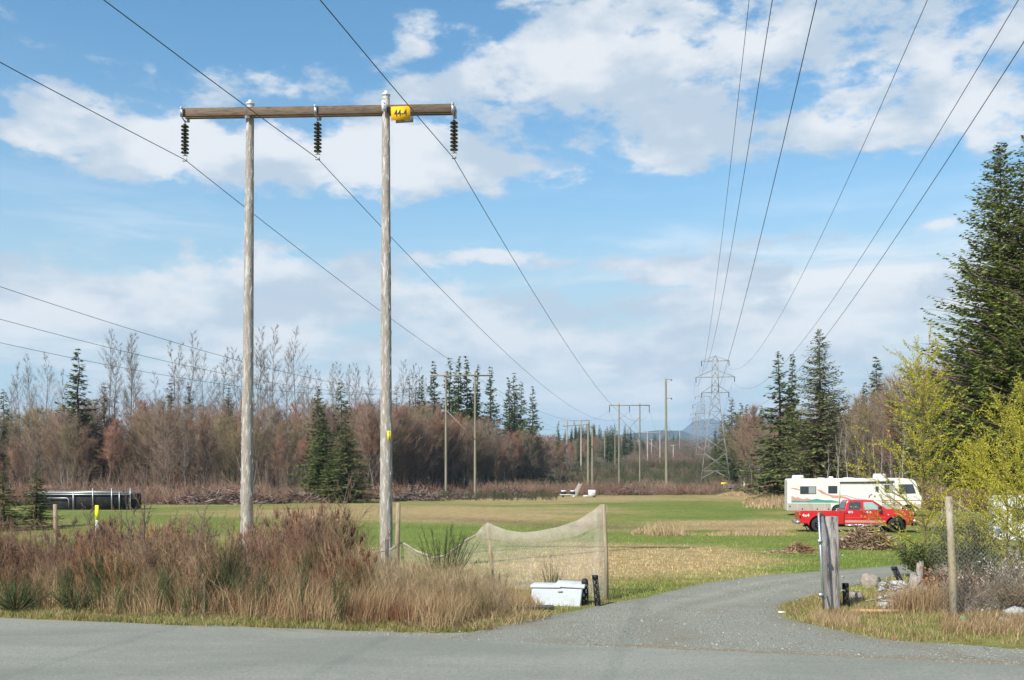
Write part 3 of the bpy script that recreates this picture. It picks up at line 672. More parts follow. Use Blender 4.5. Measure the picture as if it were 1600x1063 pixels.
def conifer(H, rad, whorls, nb, ns, sz, col, low=.05, droop=.35, ragged=.25, shape=1.0, trunk_c=(.10, .075, .055), up_tip=.15, den=1.0, hang=.5):
    """conifer of drooping branches carrying needle sprays"""
    tr = MB(); cr = MB(); t_ = np.linspace(0, 1, 8)
    P = np.stack([rng.normal(0, .004 * H, 8), rng.normal(0, .004 * H, 8), t_ * H], 1); P[0, :2] = 0
    tr.tube(P, (.012 * H + .05) * (1 - t_ * .97), 6, col=np.array(trunk_c))
    tops = []; 
    B = []; D = []; W = []; Cc = []; NN = []; tb = []; te = []; trr = []
    col = np.array(col)
    for i in range(whorls):
        f = low + (1 - low) * (i / (whorls - 1)) ** .92; z = f * H; full = rad * (1 - f) ** shape * (1 - .25 * max(0, .12 - f) / .12) + .01 * rad + .03
        for j in range(max(3, int(nb * (.5 + .5 * (1 - f))))):
            a = rng.uniform(0, 6.283); L_ = full * (1 + rng.normal(0, ragged)); L_ = max(.05, min(L_, full * 1.45)); z0 = z + rng.normal(0, .3 * H / whorls)
            m = max(3, int(ns * L_ / rad + 2)); s_ = (np.arange(m) + rng.random(m) * .9) / m; s_ = s_ ** .75
            hd = np.array((math.cos(a), math.sin(a), 0)); dr = droop * (1 - f * 1.3)
            q = hd[None] * (L_ * s_)[:, None] + np.array((0, 0, 1))[None] * (L_ * (.12 * s_ - dr * s_ ** 1.4 + up_tip * s_ ** 4))[:, None] + np.array((0, 0, z0))
            tb.append((0, 0, z0)); te.append(q[-1]); trr.append(.012 * L_ + .01)
            sd_ = np.array((-hd[1], hd[0], 0)); side = rng.choice([-1, 1], m)
            dirs = hd[None] * rng.uniform(.3, 1, m)[:, None] + sd_[None] * (side * rng.uniform(.2, 1.1, m))[:, None] + np.array((0, 0, -1))[None] * rng.uniform(-.25, hang, m)[:, None]
            dirs /= np.linalg.norm(dirs, axis=1)[:, None]
            B.append(q); D.append(dirs * (sz * rng.uniform(.6, 1.35, m) * (1.05 - .55 * s_ * (1 - f) - .62 * f ** 1.5))[:, None])
            cc = col[None] * rng.uniform(.55, 1.5, (m, 1)) * (.85 + .5 * s_[:, None] * rng.random()); Cc.append(cc)
    B = np.vstack(B); D = np.vstack(D); Cc = np.vstack(Cc); n = len(B)
    cr.twigs(np.array(tb), np.array(te), np.array(trr), np.array(trunk_c))
    # each spray: a folded diamond plus fingers at its end
    rv = np.array((0, 0, 1.)) + rng.normal(0, .4, (n, 3)); sdv = np.cross(D, rv); ln = np.linalg.norm(D, axis=1)[:, None]; sdv /= np.linalg.norm(sdv, axis=1)[:, None] + 1e-9
    wv = sdv * ln * .24 * den; nz = np.cross(sdv, D); nz /= np.linalg.norm(nz, axis=1)[:, None]
    mid = B + D * .45
    v = np.stack([B, mid + wv - nz * ln * .1, B + D, mid - wv - nz * ln * .1, mid + nz * ln * .05], 1).reshape(-1, 3); o = np.arange(n)[:, None] * 5
    t = (o[:, :, None] + np.array([(0, 1, 4), (1, 2, 4), (2, 3, 4), (3, 0, 4)])[None]).reshape(-1, 3)
    cr.add(v, t=t, c=np.repeat(Cc, 5, 0))
    k = 2
    for q in range(k):
        u = rng.uniform(.2, .9, n)[:, None]; b = B + D * u; s2 = rng.choice([-1, 1], n)[:, None]
        e = b + (D * .42 + sdv * ln * s2 * .42 + np.array((0, 0, -.10)) * ln * rng.random((n, 1)))
        cr.twigs(b, e, ln[:, 0] * .05 * den, Cc * rng.uniform(.8, 1.3, (n, 1)))
    return tr, cr
def plant_tree(name, protos, loc, rz, sc, label, cat, group=None, parts=True):
    tr, cr = protos
    t = thing(name, label, cat, loc, rz, group); t.scale = sc if hasattr(sc, '__len__') else (sc,) * 3
    for p in (tr, cr):
        c = p.copy(); COL.objects.link(c); c.parent = t
    return t
HID = []
def proto(tc_, m1, m2, n1='trunk', n2='crown'):
    a = tc_[0].build(n1, m1); b = tc_[1].build(n2, m2); HID.extend([a, b]); return (a, b)
GREY = (.20, .18, .155); BARK = (.26, .23, .20)
# prototypes -------------------------------------------------
P_ald = [proto(bare_tree(10, sp_, 32, 10, 8, .085, rgb, tw, up=u_, tw_r=.0105, low=lo, c_tip=tp, tl=.75, lean=.06, rnd=True), m_bark, m_plant) for sp_, u_, lo, (rgb, tw, tp) in zip((3.0, 3.8, 2.4, 3.4, 4.2), (.95, .8, 1.1, .9, .75), (.2, .12, .3, .16, .1), (
    ((.21, .185, .155), (.21, .145, .105), (.25, .145, .10)), ((.25, .225, .19), (.23, .18, .135), (.225, .155, .115)), ((.19, .16, .13), (.22, .145, .105), (.27, .14, .095)),
    ((.29, .265, .23), (.25, .205, .16), (.24, .19, .145)), ((.21, .185, .145), (.21, .17, .115), (.23, .175, .095))))]
P_tall = [proto(bare_tree(10, s_ * 1.1, n_ - 4, 8, 6, .060, (.24, .22, .195), (.17, .15, .13), up=u_, tw_r=.0046, low=lo, c_tip=(.19, .165, .145), lean=.02, tl=.7), m_bark, m_plant) for s_, n_, u_, lo in ((1.9, 30, .85, .38), (2.1, 34, .95, .30), (1.6, 26, .75, .42), (2.4, 34, 1.0, .22))]
P_con = [proto(conifer(10, r_, 38, 9, 17, .46, c_, low=lo, ragged=rg, shape=sh, droop=dr, den=1.3), m_bark, m_needle) for r_, c_, lo, rg, sh, dr in (
    (2.2, (.085, .112, .040), .08, .28, 1.05, .45), (1.8, (.075, .102, .042), .15, .35, 1.1, .35), (2.5, (.092, .118, .040), .03, .25, 1.0, .5), (1.5, (.070, .095, .040), .2, .4, 1.1, .3))]
P_olv = proto(conifer(10, 1.8, 36, 9, 14, .42, (.115, .10, .05), low=.1, ragged=.3, shape=.8, droop=.4, den=1.1), m_bark, m_needle)
P_brn = proto(conifer(10, 1.9, 30, 7, 9, .45, (.15, .115, .08), low=.08, ragged=.3, shape=.85, den=.6), m_bark, m_needle)

def top_scale(py, d, H=10.0): return (hz(py, d) - zt(d)) / H
# the bare alder wood on the left: front edge recedes to the right
def front(px): return float(np.interp(px, [-150, 0, 300, 560, 700, 800, 880, 960], [108, 112, 122, 138, 165, 205, 262, 330]))
def mass_top(px): return float(np.interp(px, [-150, 0, 60, 150, 300, 460, 560, 640, 700, 780, 850, 880, 960], [650, 655, 640, 640, 636, 640, 640, 632, 645, 660, 682, 690, 690]))
GA1 = 'bare reddish alders of the left wood'
cnt = 0
for row in range(5):
    for px in np.arange(-130, 900, 27 + row * 2):
        p_ = px + rng.uniform(-13, 13) + row * 6; d = front(p_) + 5 + row * 9 + rng.uniform(-4, 4)
        top = mass_top(p_) + rng.uniform(-8, 36) + (14 if row == 0 else 0)
        s_ = top_scale(top, d); k = rng.integers(len(P_ald))
        plant_tree('bare_alder', P_ald[k], at(p_, d), rng.uniform(0, 6.28), (s_ * rng.uniform(.85, 1.2), s_ * rng.uniform(.85, 1.2), s_), 'bare alder with reddish brown twigs in the dense wood left of the cleared strip', 'tree', GA1); cnt += 1
for k_ in range(46):
    px = 575 + k_ * 6.4 + rng.uniform(-4, 4); d = front(px) + rng.uniform(-3, 4); ty = np.interp(px, [575, 640, 700, 780, 860], [648, 640, 655, 672, 694]) + rng.uniform(-6, 22); s_ = top_scale(ty, d)
    plant_tree('bare_alder', P_ald[(2, 0, 1, 4, 3)[k_ % 5]], at(px, d), rng.uniform(0, 6.28), (s_ * 1.15, s_ * 1.15, s_), 'bare reddish alder along the wood edge in front of the tall dark fir group', 'tree', 'alders before the tall dark firs')
# tall bare poplars standing above it
for (px, ty, k) in ((28, 575, 3), (52, 562, 3), (78, 558, 3), (165, 517, 1), (180, 535, 0), (198, 524, 1), (208, 527, 0), (218, 545, 2), (272, 540, 0), (284, 535, 2), (303, 522, 1), (312, 560, 3), (338, 543, 2), (352, 560, 2), (371, 546, 1),
                    (402, 514, 1), (414, 540, 0), (428, 548, 2), (418, 512, 0), (454, 521, 3), (446, 545, 2), (486, 573, 2), (498, 580, 0), (515, 572, 1), (525, 568, 0), (541, 572, 1), (549, 566, 2), (566, 578, 0), (582, 575, 1), (628, 566, 1), (640, 572, 0), (652, 575, 2), (664, 590, 0), (250, 580, 2), (130, 590, 2), (100, 585, 3), (328, 575, 0), (385, 560, 0), (470, 590, 1), (12, 600, 3), (733, 570, 2)):
    d = front(px) + rng.uniform(28, 48); s_ = top_scale(ty, d)
    plant_tree('bare_poplar', P_tall[k], at(px, d), rng.uniform(0, 6.28), (s_ * .9, s_ * .9, s_), 'thin grey leafless poplar ' + ('with spreading crown left of the dark spire-topped fir' if px < 122 else 'in the clump right of the dark spire-topped fir' if px < 235 else 'above the two half sunk firs' if px < 385 else 'in the clump just right of the left big pole' if px < 475 else 'in the even row between the big poles' if px < 600 else 'behind and right of the right big pole'), 'tree', 'tall bare trees above the left wood')
CL = [(122, 548, 14, 0, 'dark spire-topped fir alone above the left end of the wood'), (-10, 615, 10, 2, 'dark fir cut by the left edge of the picture'), (6, 612, 20, 2, 'low dark fir at the left edge behind the alders'),
      (163, 598, 18, 1, 'small fir right of the dark spire-topped fir'), (267, 592, 22, 1, 'pointed fir half sunk in the alders, first of a close two'), (295, 598, 20, 1, 'pointed fir half sunk in the alders, second of a close two'), (357, 600, 18, 0, 'pointed fir just left of the left big pole'),
      (497, 606, 2, 0, 'narrow dark fir left of the round-topped one'), (533, 597, 10, 2, 'round-topped dark fir between the two big poles'), (678, 567, 25, 1, 'fir at the left end of the tall dark group'), (703, 562, 22, 0, 'broad fir behind the greenish pylon crossarm left end'),
      (716, 561, 26, 3, 'thin fir behind the greenish pylon crossarm'), (729, 559, 24, 1, 'highest fir of the dark group behind the greenish pylon'), (745, 577, 22, 3, 'fir between the two poles of the greenish pylon'), (767, 576, 20, 0, 'fir just right of the greenish pylon'), (795, 592, 20, 1, 'fir left of the dark bushy pair'), (803, 585, 14, 0, 'fir in the dark bushy pair, left one'),
      (814, 600, 20, 2, 'fir in the dark bushy pair, right one'), (832, 606, 18, 0, 'last tall fir before the wood drops to the cleared strip'), (658, 590, 14, 3, 'thin fir left of the tall dark group'),
      (872, 663, 40, 2, 'small fir at the far end of the left wood'), (905, 668, 60, 0, 'small fir behind the far pale pylon'), (921, 664, 70, 1, 'small fir behind the close pair of poles')]
for px, ty, dd, k, lab in CL:
    d = front(px) + dd; s_ = top_scale(ty, d)
    wd_ = 1.1 if px < 140 else .75 if px < 480 else 1.1 if px < 600 else .85
    plant_tree('fir_tree', P_olv if 140 < px < 400 else P_con[k], at(px, d), rng.uniform(0, 6.28), (s_ * wd_, s_ * wd_, s_), lab, 'tree', 'firs of the left wood')
# dark firs standing in front of the alders between the big poles
for px, ty, d, k, w_, lab in ((505, 640, 121, 0, 1.25, 'dark leaning fir in front of the alders'), (541, 652, 118, 2, 1.55, 'bushy green fir reaching the ground before the alders, right of the left pole'), (492, 690, 124, 2, 1.3, 'short dark fir beside the bushy green fir'), (515, 700, 119, 2, 1.3, 'shortest of the dark firs before the alders')):
    s_ = top_scale(ty, d); plant_tree('fir_tree', P_con[k], at(px, d), rng.uniform(0, 6.28), (s_ * w_, s_ * w_, s_), lab, 'tree', 'dark firs between the big poles')
for px, ty, dd in ((640, 582, 12), (650, 590, 8), (580, 620, 10), (620, 600, 14), (180, 605, 14), (395, 610, 12)):
    d = front(px) + dd; s_ = top_scale(ty, d); plant_tree('faded_fir', P_brn, at(px, d), rng.uniform(0, 6.28), (s_ * .8, s_ * .8, s_), {640: 'broad brown half dead fir just right of the right big pole', 650: 'brown half dead fir second from the right big pole', 580: 'thin brown fir close left of the right big pole', 620: 'thin brown fir hidden partly by the right big pole', 180: 'thin brown fir below the leftmost grey poplars', 395: 'thin brown fir just right of the left big pole'}[px], 'tree')
# far wood closing the cleared strip
for k_ in range(85):
    px = rng.uniform(872, 1064); d = rng.uniform(420, 900) if px < 1010 else rng.uniform(1000, 1500)
    lim = 1010
    if px > 1010: ty = rng.uniform(676, 688); d = rng.uniform(1250, 1500)
    else: ty = np.interp(px, [870, 900, 950, 985, 1010], [668, 665, 665, 668, 682]) + rng.uniform(-3, 14)
    s_ = top_scale(ty, d)
    s_ = max(s_, .5)
    plant_tree('distant_fir', P_con[k_ % 4], at(px, d), rng.uniform(0, 6.28), (s_ * 1.0, s_ * 1.0, s_), 'distant dark fir behind the pylons along the cleared strip', 'tree', 'distant firs along the cleared strip')
for k_ in range(55):
    f_ = rng.random(); d = 285 + 420 * f_ ** 1.3; px = np.interp(d, [280, 345, 500, 710], [840, 900, 955, 1000]) + rng.uniform(-34, 12); s_ = rng.uniform(.8, 1.15)
    plant_tree('bare_alder', P_ald[k_ % 5], at(px, d), rng.uniform(0, 6.28), s_, 'pinkish bare alder at the far end of the left wood edge', 'tree', 'bare alders at the far wood edge')
# right wood
def frontR(px): return float(np.interp(px, [1130, 1180, 1240, 1300, 1400, 1500, 1700], [300, 200, 150, 118, 104, 98, 92]))
for row in range(4):
    for px in np.arange(1150, 1680, 24 + row * 2):
        p_ = px + rng.uniform(-10, 10); d = frontR(p_) + row * 8 + rng.uniform(-3, 3)
        ty = np.interp(p_, [1140, 1180, 1230, 1300, 1380, 1450, 1600], [665, 650, 640, 640, 615, 585, 575]) + rng.uniform(-10, 35)
        s_ = top_scale(ty, d); plant_tree('bare_alder', P_ald[rng.integers(5)], at(p_, d), rng.uniform(0, 6.28), (s_ * rng.uniform(.85, 1.15), s_ * rng.uniform(.85, 1.15), s_), 'bare pinkish brown alder in the wood behind the motorhome', 'tree', 'bare alders behind the motorhome')
CR = [(1218, 553, 128, 2, 1.15, 'dense dark fir just left of the big pointed fir'), (1238, 558, 140, 3, .9, 'thin sparse fir between the two dense firs behind the motorhome'), (1370, 560, 128, 1, 1.2, 'small fir top above the yellow willow left side'), (1350, 600, 125, 1, .8, 'lower fir left of the small fir top'),
      (1143, 624, 262, 2, 1.0, 'dark fir touching the steel pylon right leg, tallest there'), (1158, 632, 255, 0, 1.05, 'second fir of the clump right of the steel pylon'), (1166, 634, 240, 1, 1.0, 'narrow fir of the clump right of the steel pylon'), (1131, 648, 280, 2, 1.0, 'fir seen through the steel pylon legs'), (1118, 668, 330, 0, 1.0, 'small fir seen between the steel pylon legs'),
      (1180, 640, 220, 0, 1.0, 'fir with pointed top left of the dense dark fir'), (1190, 636, 215, 1, 1.0, 'narrow fir nearest the dense dark fir'), (1152, 650, 248, 2, 1.0, 'low broad fir in front of the clump'), (1205, 640, 180, 0, .8, 'shorter fir at the foot of the dense dark fir')]
for px, ty, d, k, w_, lab in CR:
    s_ = top_scale(ty, d); plant_tree('fir_tree', P_con[k], at(px, d), rng.uniform(0, 6.28), (s_ * w_, s_ * w_, s_), lab, 'tree')
# the big pointed fir behind the motorhome
big = conifer(17.5, 5.5, 64, 12, 22, .58, (.115, .130, .050), low=.14, ragged=.24, shape=.88, droop=.42, den=1.0)
pb = proto(big, m_bark, m_needle); d = 113; s_ = top_scale(517, d, 17.5)
plant_tree('fir_tree', pb, at(1281, d), 1.0, s_, 'big pointed fir with visible trunk behind the white motorhome', 'tree')
# near firs at the right edge
for px, ty, d, H_, rd_, seed_, lab in ((1564, 226, 56, 21, 5.5, 1, 'great dark fir with ragged boughs filling the right edge, nearer the powerlines'), (1614, 192, 54, 22, 5.5, 2, 'taller great dark fir cut by the right edge')):
    t_ = conifer(H_, rd_, 88, 14, 44, .44, (.125, .155, .040), low=.13, ragged=.26, shape=.80, droop=.26, up_tip=.22, den=1.25, hang=.35)
    p_ = proto(t_, m_bark, m_needle); s_ = top_scale(ty, d, H_); plant_tree('fir_tree', p_, at(px, d), seed_ * 1.7, s_, lab, 'tree')
# small conifers in the meadow at the left
for px, ty, d, k, w_, lab in ((57, 733, 66, 2, 1.8, 'small bright green fir left of the black shelter'), (5, 738, 62, 2, 2.0, 'small dark fir bush cut by the left edge'), (-22, 735, 70, 2, 1.3, 'small dark fir outside the left edge')):
    s_ = top_scale(ty, d); plant_tree('fir_sapling', P_con[k], at(px, d), 1.0 + px, (s_ * w_, s_ * w_, s_), lab, 'tree')
print('trees', cnt, len(bpy.data.objects))

# pale slender trunks before the right wood
P_stem = [proto(bare_tree(8, 1.3, 14, 5, 4, .07, (.42, .38, .33), (.24, .2, .17), up=.95, tw_r=.009, low=.45, lean=.05), m_bark, m_plant) for _ in range(3)]
for i_, (px, ty, d) in enumerate(((1290, 690, 100), (1300, 672, 99), (1306, 680, 101), (1325, 660, 100), (1372, 690, 96), (1380, 670, 95), (1392, 680, 97), (1415, 650, 90), (1471, 690, 70), (1500, 640, 80), (1540, 680, 76), (1184, 690, 150), (1196, 700, 152), (1350, 700, 100))):
    s_ = top_scale(ty, d, 8); plant_tree('young_alder', P_stem[i_ % 3], at(px, d), i_ * 1.3, (s_ * .9, s_ * .9, s_), 'slender pale barked young alder standing behind the motorhome and yellow willow', 'tree', 'pale stemmed young alders')

# yellow willows ------------------------------------------------
def willow(H, spread, nl, seed_, lowf=.03):
    tr = MB(); cr = MB(); k = 9; t_ = np.linspace(0, 1, k); P = np.stack([np.cumsum(rng.normal(0, .06, k)), np.cumsum(rng.normal(0, .06, k)), t_ * H], 1); P[:, 0] += (.12 * t_ - .0) * H * .2
    tr.tube(P, .042 * (1 - .93 * t_), 7, col=np.array((.16, .13, .06)))
    B = []; D = []
    for i in range(nl):
        f = lowf + (.97 - lowf) * (i + rng.random()) / nl; p = np.array([np.interp(f, t_, P[:, j]) for j in range(3)]); a = rng.uniform(0, 6.283)
        L_ = spread * (1.1 - .85 * f) * rng.uniform(.6, 1.2); el_ = rng.uniform(.15, .75) + .35 * f; d = np.array((math.cos(a) * math.cos(el_), math.sin(a) * math.cos(el_), math.sin(el_)))
        s_ = np.linspace(0, 1, 6)[:, None]; Q = p + d * L_ * s_ + np.array((0, 0, .22)) * L_ * s_ ** 2 + rng.normal(0, .05, (6, 3)) * s_
        cr.tube(Q, .022 * (1.15 - f) * np.array([1, .8, .6, .45, .3, .12]), 4, col=np.array((.24, .20, .05)), cap=False)
        for j in range(9):
            g_ = rng.uniform(.1, 1); b = np.array([np.interp(g_, s_[:, 0], Q[:, m]) for m in range(3)]); dd = d + rng.normal(0, .45, 3) + np.array((0, 0, .25)); dd /= np.linalg.norm(dd)
            l_ = rng.uniform(.25, .75) * (1.1 - .4 * f); e = b + dd * l_; cr.twigs([b], [e], .005, (.28, .24, .05))
            m = int(36 * l_ / .5); u = rng.uniform(.05, 1.05, m)[:, None]; B.extend(b + (e - b) * u + rng.normal(0, .012, (m, 3))); D.extend(dd + rng.normal(0, .6, (m, 3)))
    B = np.array(B); D = np.array(D); D /= np.linalg.norm(D, axis=1)[:, None]; n = len(B); ln = rng.uniform(.022, .055, n)[:, None]
    sv = np.cross(D, rng.normal(size=(n, 3))); sv /= np.linalg.norm(sv, axis=1)[:, None]
    v = np.stack([B, B + D * ln * .5 + sv * ln * .28, B + D * ln, B + D * ln * .5 - sv * ln * .28], 1).reshape(-1, 3)
    c = np.array((.53, .45, .05)) * rng.uniform(.55, 1.35, (n, 1)) * np.array((1, 1, 1)) + np.array((-.06, .0, 0)) * rng.random((n, 1))
    cr.add(v, q=np.arange(n * 4).reshape(-1, 4), c=np.repeat(c, 4, 0)); return tr, cr
wp = [proto(willow(6.6, 2.3, 80, 1), m_bark, m_leaf), proto(willow(5.2, 2.6, 60, 2), m_bark, m_leaf), proto(willow(4.6, 2.2, 54, 3), m_bark, m_leaf)]
for i_, (px, ty, d, k, H_, lab) in enumerate(((1450, 545, 34, 0, 6.6, 'tall golden yellow willow coming into leaf, in front of the motorhome nose'), (1565, 640, 31, 1, 5.2, 'yellow green willow before the great dark fir'), (1625, 625, 29, 1, 5.2, 'yellow green willow cut by the right edge'),
                                     (1530, 700, 33, 2, 4.6, 'lower yellow willow between the tall one and the great fir'), (1592, 720, 27, 2, 4.6, 'low yellow green willow behind the chain link fence'))):
    s_ = top_scale(ty, d, H_); t = plant_tree('willow_tree', wp[k], at(px, d), i_ * 2.1 + .4, (s_ * 1.0, s_ * 1.0, s_), lab, 'tree')
for o in HID: bpy.data.objects.remove(o)

# ------------------------------------------------------------------ shrubs and undergrowth
def ground_pts(n, x0, x1, y0, y1): return rng.uniform(x0, x1, n), rng.uniform(y0, y1, n)
def shrub_proto(h, ns, nt, c_st, c_tw, r=.006, sp=.25, tr_=.004, tl=.3, head=None):
    mb = MB(); B = []; T = []; Rr = []; C_ = []
    for i in range(ns):
        b = np.array((rng.normal(0, sp * .3), rng.normal(0, sp * .3), 0)); e = b + np.array((rng.normal(0, sp), rng.normal(0, sp), h * rng.uniform(.65, 1.1))); B.append(b); T.append(e); Rr.append(r); C_.append(np.array(c_st) * rng.uniform(.7, 1.3))
        u = rng.uniform(.3, .98, nt)[:, None]; bb = b + (e - b) * u; ee = bb + (np.array((0, 0, .8)) + rng.normal(0, .38, (nt, 3))) * tl * rng.uniform(.5, 1.2, (nt, 1)); B.extend(bb); T.extend(ee); Rr.extend([tr_] * nt); C_.extend(np.array(c_tw) * rng.uniform(.6, 1.4, (nt, 1)))
        if head is not None:
            hb = e + rng.normal(0, .02, (7, 3)); B.extend(hb - np.array((0, 0, .16)) * rng.random((7, 1))); T.extend(hb + np.array((0, 0, .06)) + rng.normal(0, .03, (7, 3))); Rr.extend([.011] * 7); C_.extend(np.array(head) * rng.uniform(.6, 1.3, (7, 1)))
    mb.twigs(np.array(B), np.array(T), np.array(Rr), np.array(C_)); return mb.arrays()
def scatter(name, protos, x, y, sc, kind='stuff', mat=m_plant, parent=None, tint=.25, tilt=.12, z0=-.02, label=None, cat=None, loc_tint=None):
    mb = MB(); n = len(x); idx = rng.integers(len(protos), size=n); z = np.interp(y, ZK, ZV) + z0
    for k, p in enumerate(protos):
        m = idx == k; q = m.sum()
        if not q: continue
        mb.stamp(p, np.stack([x[m], y[m], z[m]], 1), rng.uniform(0, 6.283, q), np.asarray(sc)[m], tilt=rng.normal(0, tilt, (q, 2)), tint=rng.uniform(1 - tint, 1 + tint, (q, 1)) * np.ones((1, 3)) * (loc_tint[m] if loc_tint is not None else 1))
    o = mb.build(name, mat, parent); tag(o, label, cat, None, kind); return o
# roadside verge: brown spirea stems
BR = [shrub_proto(1.5, 8, 13, (.24, .165, .115), (.27, .175, .12), r=.0055, tr_=.0038, tl=.42), shrub_proto(1.3, 9, 9, (.28, .185, .125), (.29, .185, .125), head=(.20, .11, .07), r=.005, tr_=.0036),
      shrub_proto(1.15, 10, 11, (.38, .27, .16), (.40, .29, .175), r=.005, tr_=.0036, tl=.4), shrub_proto(1.4, 8, 11, (.20, .16, .085), (.24, .19, .09), r=.006, tr_=.0036)]
BG = [shrub_proto(1.2, 14, 10, (.055, .075, .025), (.06, .085, .026), r=.006, sp=.16, tr_=.005, tl=.26), shrub_proto(1.0, 14, 10, (.045, .062, .022), (.05, .07, .022), r=.006, sp=.2, tr_=.005, tl=.24)]
def verge_pts(n, px0, px1, a, b):
    """points in the verge: heading px range, a..b metres behind the road edge"""
    px = rng.uniform(px0, px1, n); s_ = (px - CX) / FPX; back = rng.uniform(a, b, n); y = (20.3 - .2795 * 10.45 + back) / (1 + .2795 * s_)
    y = (20.3 - .2795 * 10.45) / (1 + .2795 * s_) + back; return s_ * y, y, px, back
# tall band: height of the stand by column
def stand_h(px): return np.interp(px, [-200, 0, 200, 300, 400, 430, 480, 530, 560, 600, 700, 760, 830], [1.85, 1.7, 1.5, 1.75, 1.65, 1.5, 1.8, 1.6, 1.15, 1.0, 1.0, .75, .4])
x, y, px, bk = verge_pts(1700, -260, 560, 1.9, 7.0)
h_ = stand_h(px) * (.55 + .45 * np.clip((bk - 1.0) / 2.2, 0, 1)) / 1.5 * rng.uniform(.7, 1.12, len(x)) * (.22 + 1.45 * vnoise(x, y, 1.5, 71, 3)); cl_ = vnoise(x, y, .8, 72) > .36; x, y, h_ = x[cl_], y[cl_], h_[cl_]
CLR = [(352, 22.3, .75), (150, 22.2, .5), (25, 21.3, .8), (115, 21.3, .6), (330, 21.0, .6), (262, 21.8, .35), (412, 22.2, .5), (205, 21.4, .5), ]
def clear(x, y):
    k = np.ones(len(x), bool)
    for px_, d_, w_ in CLR:
        cx_ = (px_ - CX) / FPX * d_; k &= ~((np.abs(x / y * d_ - cx_) < w_ * .58) & (y < d_ + w_ * .3))
    return k
kk_ = clear(x, y); x, y, h_ = x[kk_], y[kk_], h_[kk_]
tn_ = np.clip((vnoise(x, y, .9, 75, 3) - .3) * 2.2, 0, 1)[:, None]; LT = np.array((.50, .46, .42)) * (1 - tn_) + np.array((1.15, 1.12, 1.05)) * tn_
rd_ = (vnoise(x, y, 1.1, 76, 2) > .60)[:, None]; LT = np.where(rd_, LT * np.array((1.02, .78, .70)), LT)
scatter('brown_spirea_thicket', BR, x, y, h_, tilt=.16, tint=.35, loc_tint=LT)
x, y, px, bk = verge_pts(300, 540, 790, 2.8, 6.0); m = ~drive_inside(x - .7, y)
scatter('low_spirea_stems', BR[2:4], x[m], y[m], (stand_h(px) / 1.5 * rng.uniform(.6, 1.3, len(px)))[m])
# dark green broom clumps in the stand (each a shrub of its own)
def broom(h, w_, ns, nt, c=(.05, .07, .024), r=.007):
    mb = MB(); B = []; T = []; Rr = []; C_ = []; st = MB()
    for i in range(ns):
        a = rng.uniform(0, 6.283); o_ = rng.random() ** .6 * w_; e = np.array((math.cos(a) * o_, math.sin(a) * o_, h * rng.uniform(.55, 1.05) * (1 - .25 * o_ / w_))); b = np.array((math.cos(a) * .05, math.sin(a) * .05, 0))
        m_ = b + (e - b) * .45 + np.array((0, 0, .1 * h)) * rng.uniform(-.5, .3); st.tube([b, m_, e], [.014, .009, .003], 4, col=np.array((.10, .095, .05)), cap=False)
        u = rng.uniform(.25, 1, nt)[:, None]; bb = np.where(u < .5, b + (m_ - b) * u * 2, m_ + (e - m_) * (u * 2 - 1)); ee = bb + ((e - b) / np.linalg.norm(e - b) + rng.normal(0, .22, (nt, 3))) * rng.uniform(.12, .42, (nt, 1)) * h * .45
        B.extend(bb); T.extend(ee); Rr.extend([r * .7] * nt); C_.extend(np.array(c) * rng.uniform(.55, 1.6, (nt, 1)))
    mb.twigs(np.array(B), np.array(T), np.array(Rr), np.array(C_)); return st, mb
def put_shrub(name, pr, loc, lab, cat='shrub', sc=1.0, rz=0, group=None, mats=(None, None), names=('stem', 'foliage')):
    t = thing(name, lab, cat, loc, rz, group); t.scale = (sc,) * 3
    for p, n_, m_ in zip(pr, names, (m_bark, m_plant)):
        if p.n: p.build(n_, m_, t)
    return t
for px, d, h, w_, ns, nt, c, lab in ((690, 23.6, 1.8, .85, 46, 30, (.05, .072, .022), 'green broom bush with one tall spike right of the thin post'), (863, 24.2, 1.05, .30, 16, 18, (.095, .10, .05), 'small upright broom bush behind the white cooler box'),
                                     (352, 22.3, 1.55, .8, 60, 36, (.055, .062, .026), 'dark olive broom bush left of the left big pole'), (150, 22.2, 1.45, .42, 34, 30, (.05, .06, .024), 'narrow dark broom in the brown stand'), (25, 21.3, .75, .8, 60, 30, (.05, .085, .025), 'low bright green broom at the left end by the road'),
                                     (115, 21.3, .6, .6, 44, 28, (.055, .08, .025), 'low green broom second from the left end by the road'), (330, 21.0, .55, .7, 44, 26, (.055, .075, .025), 'low spreading broom by the road beneath the dark olive bush'), (262, 21.8, 1.0, .35, 26, 26, (.06, .08, .026), 'small green broom in the middle of the brown stand'),
                                     (412, 22.2, 1.15, .5, 34, 28, (.055, .07, .026), 'broom bush by the foot of the left big pole'), (205, 21.4, .6, .5, 30, 26, (.06, .08, .028), 'low broom by the road third from the left end'), (780, 24.8, .55, .3, 14, 16, (.07, .075, .03), 'low dark broom at the foot of the leaning grey stake')):
    put_shrub('broom_bush', broom(h, w_, ns, nt, c), at(px, d), lab, rz=px)
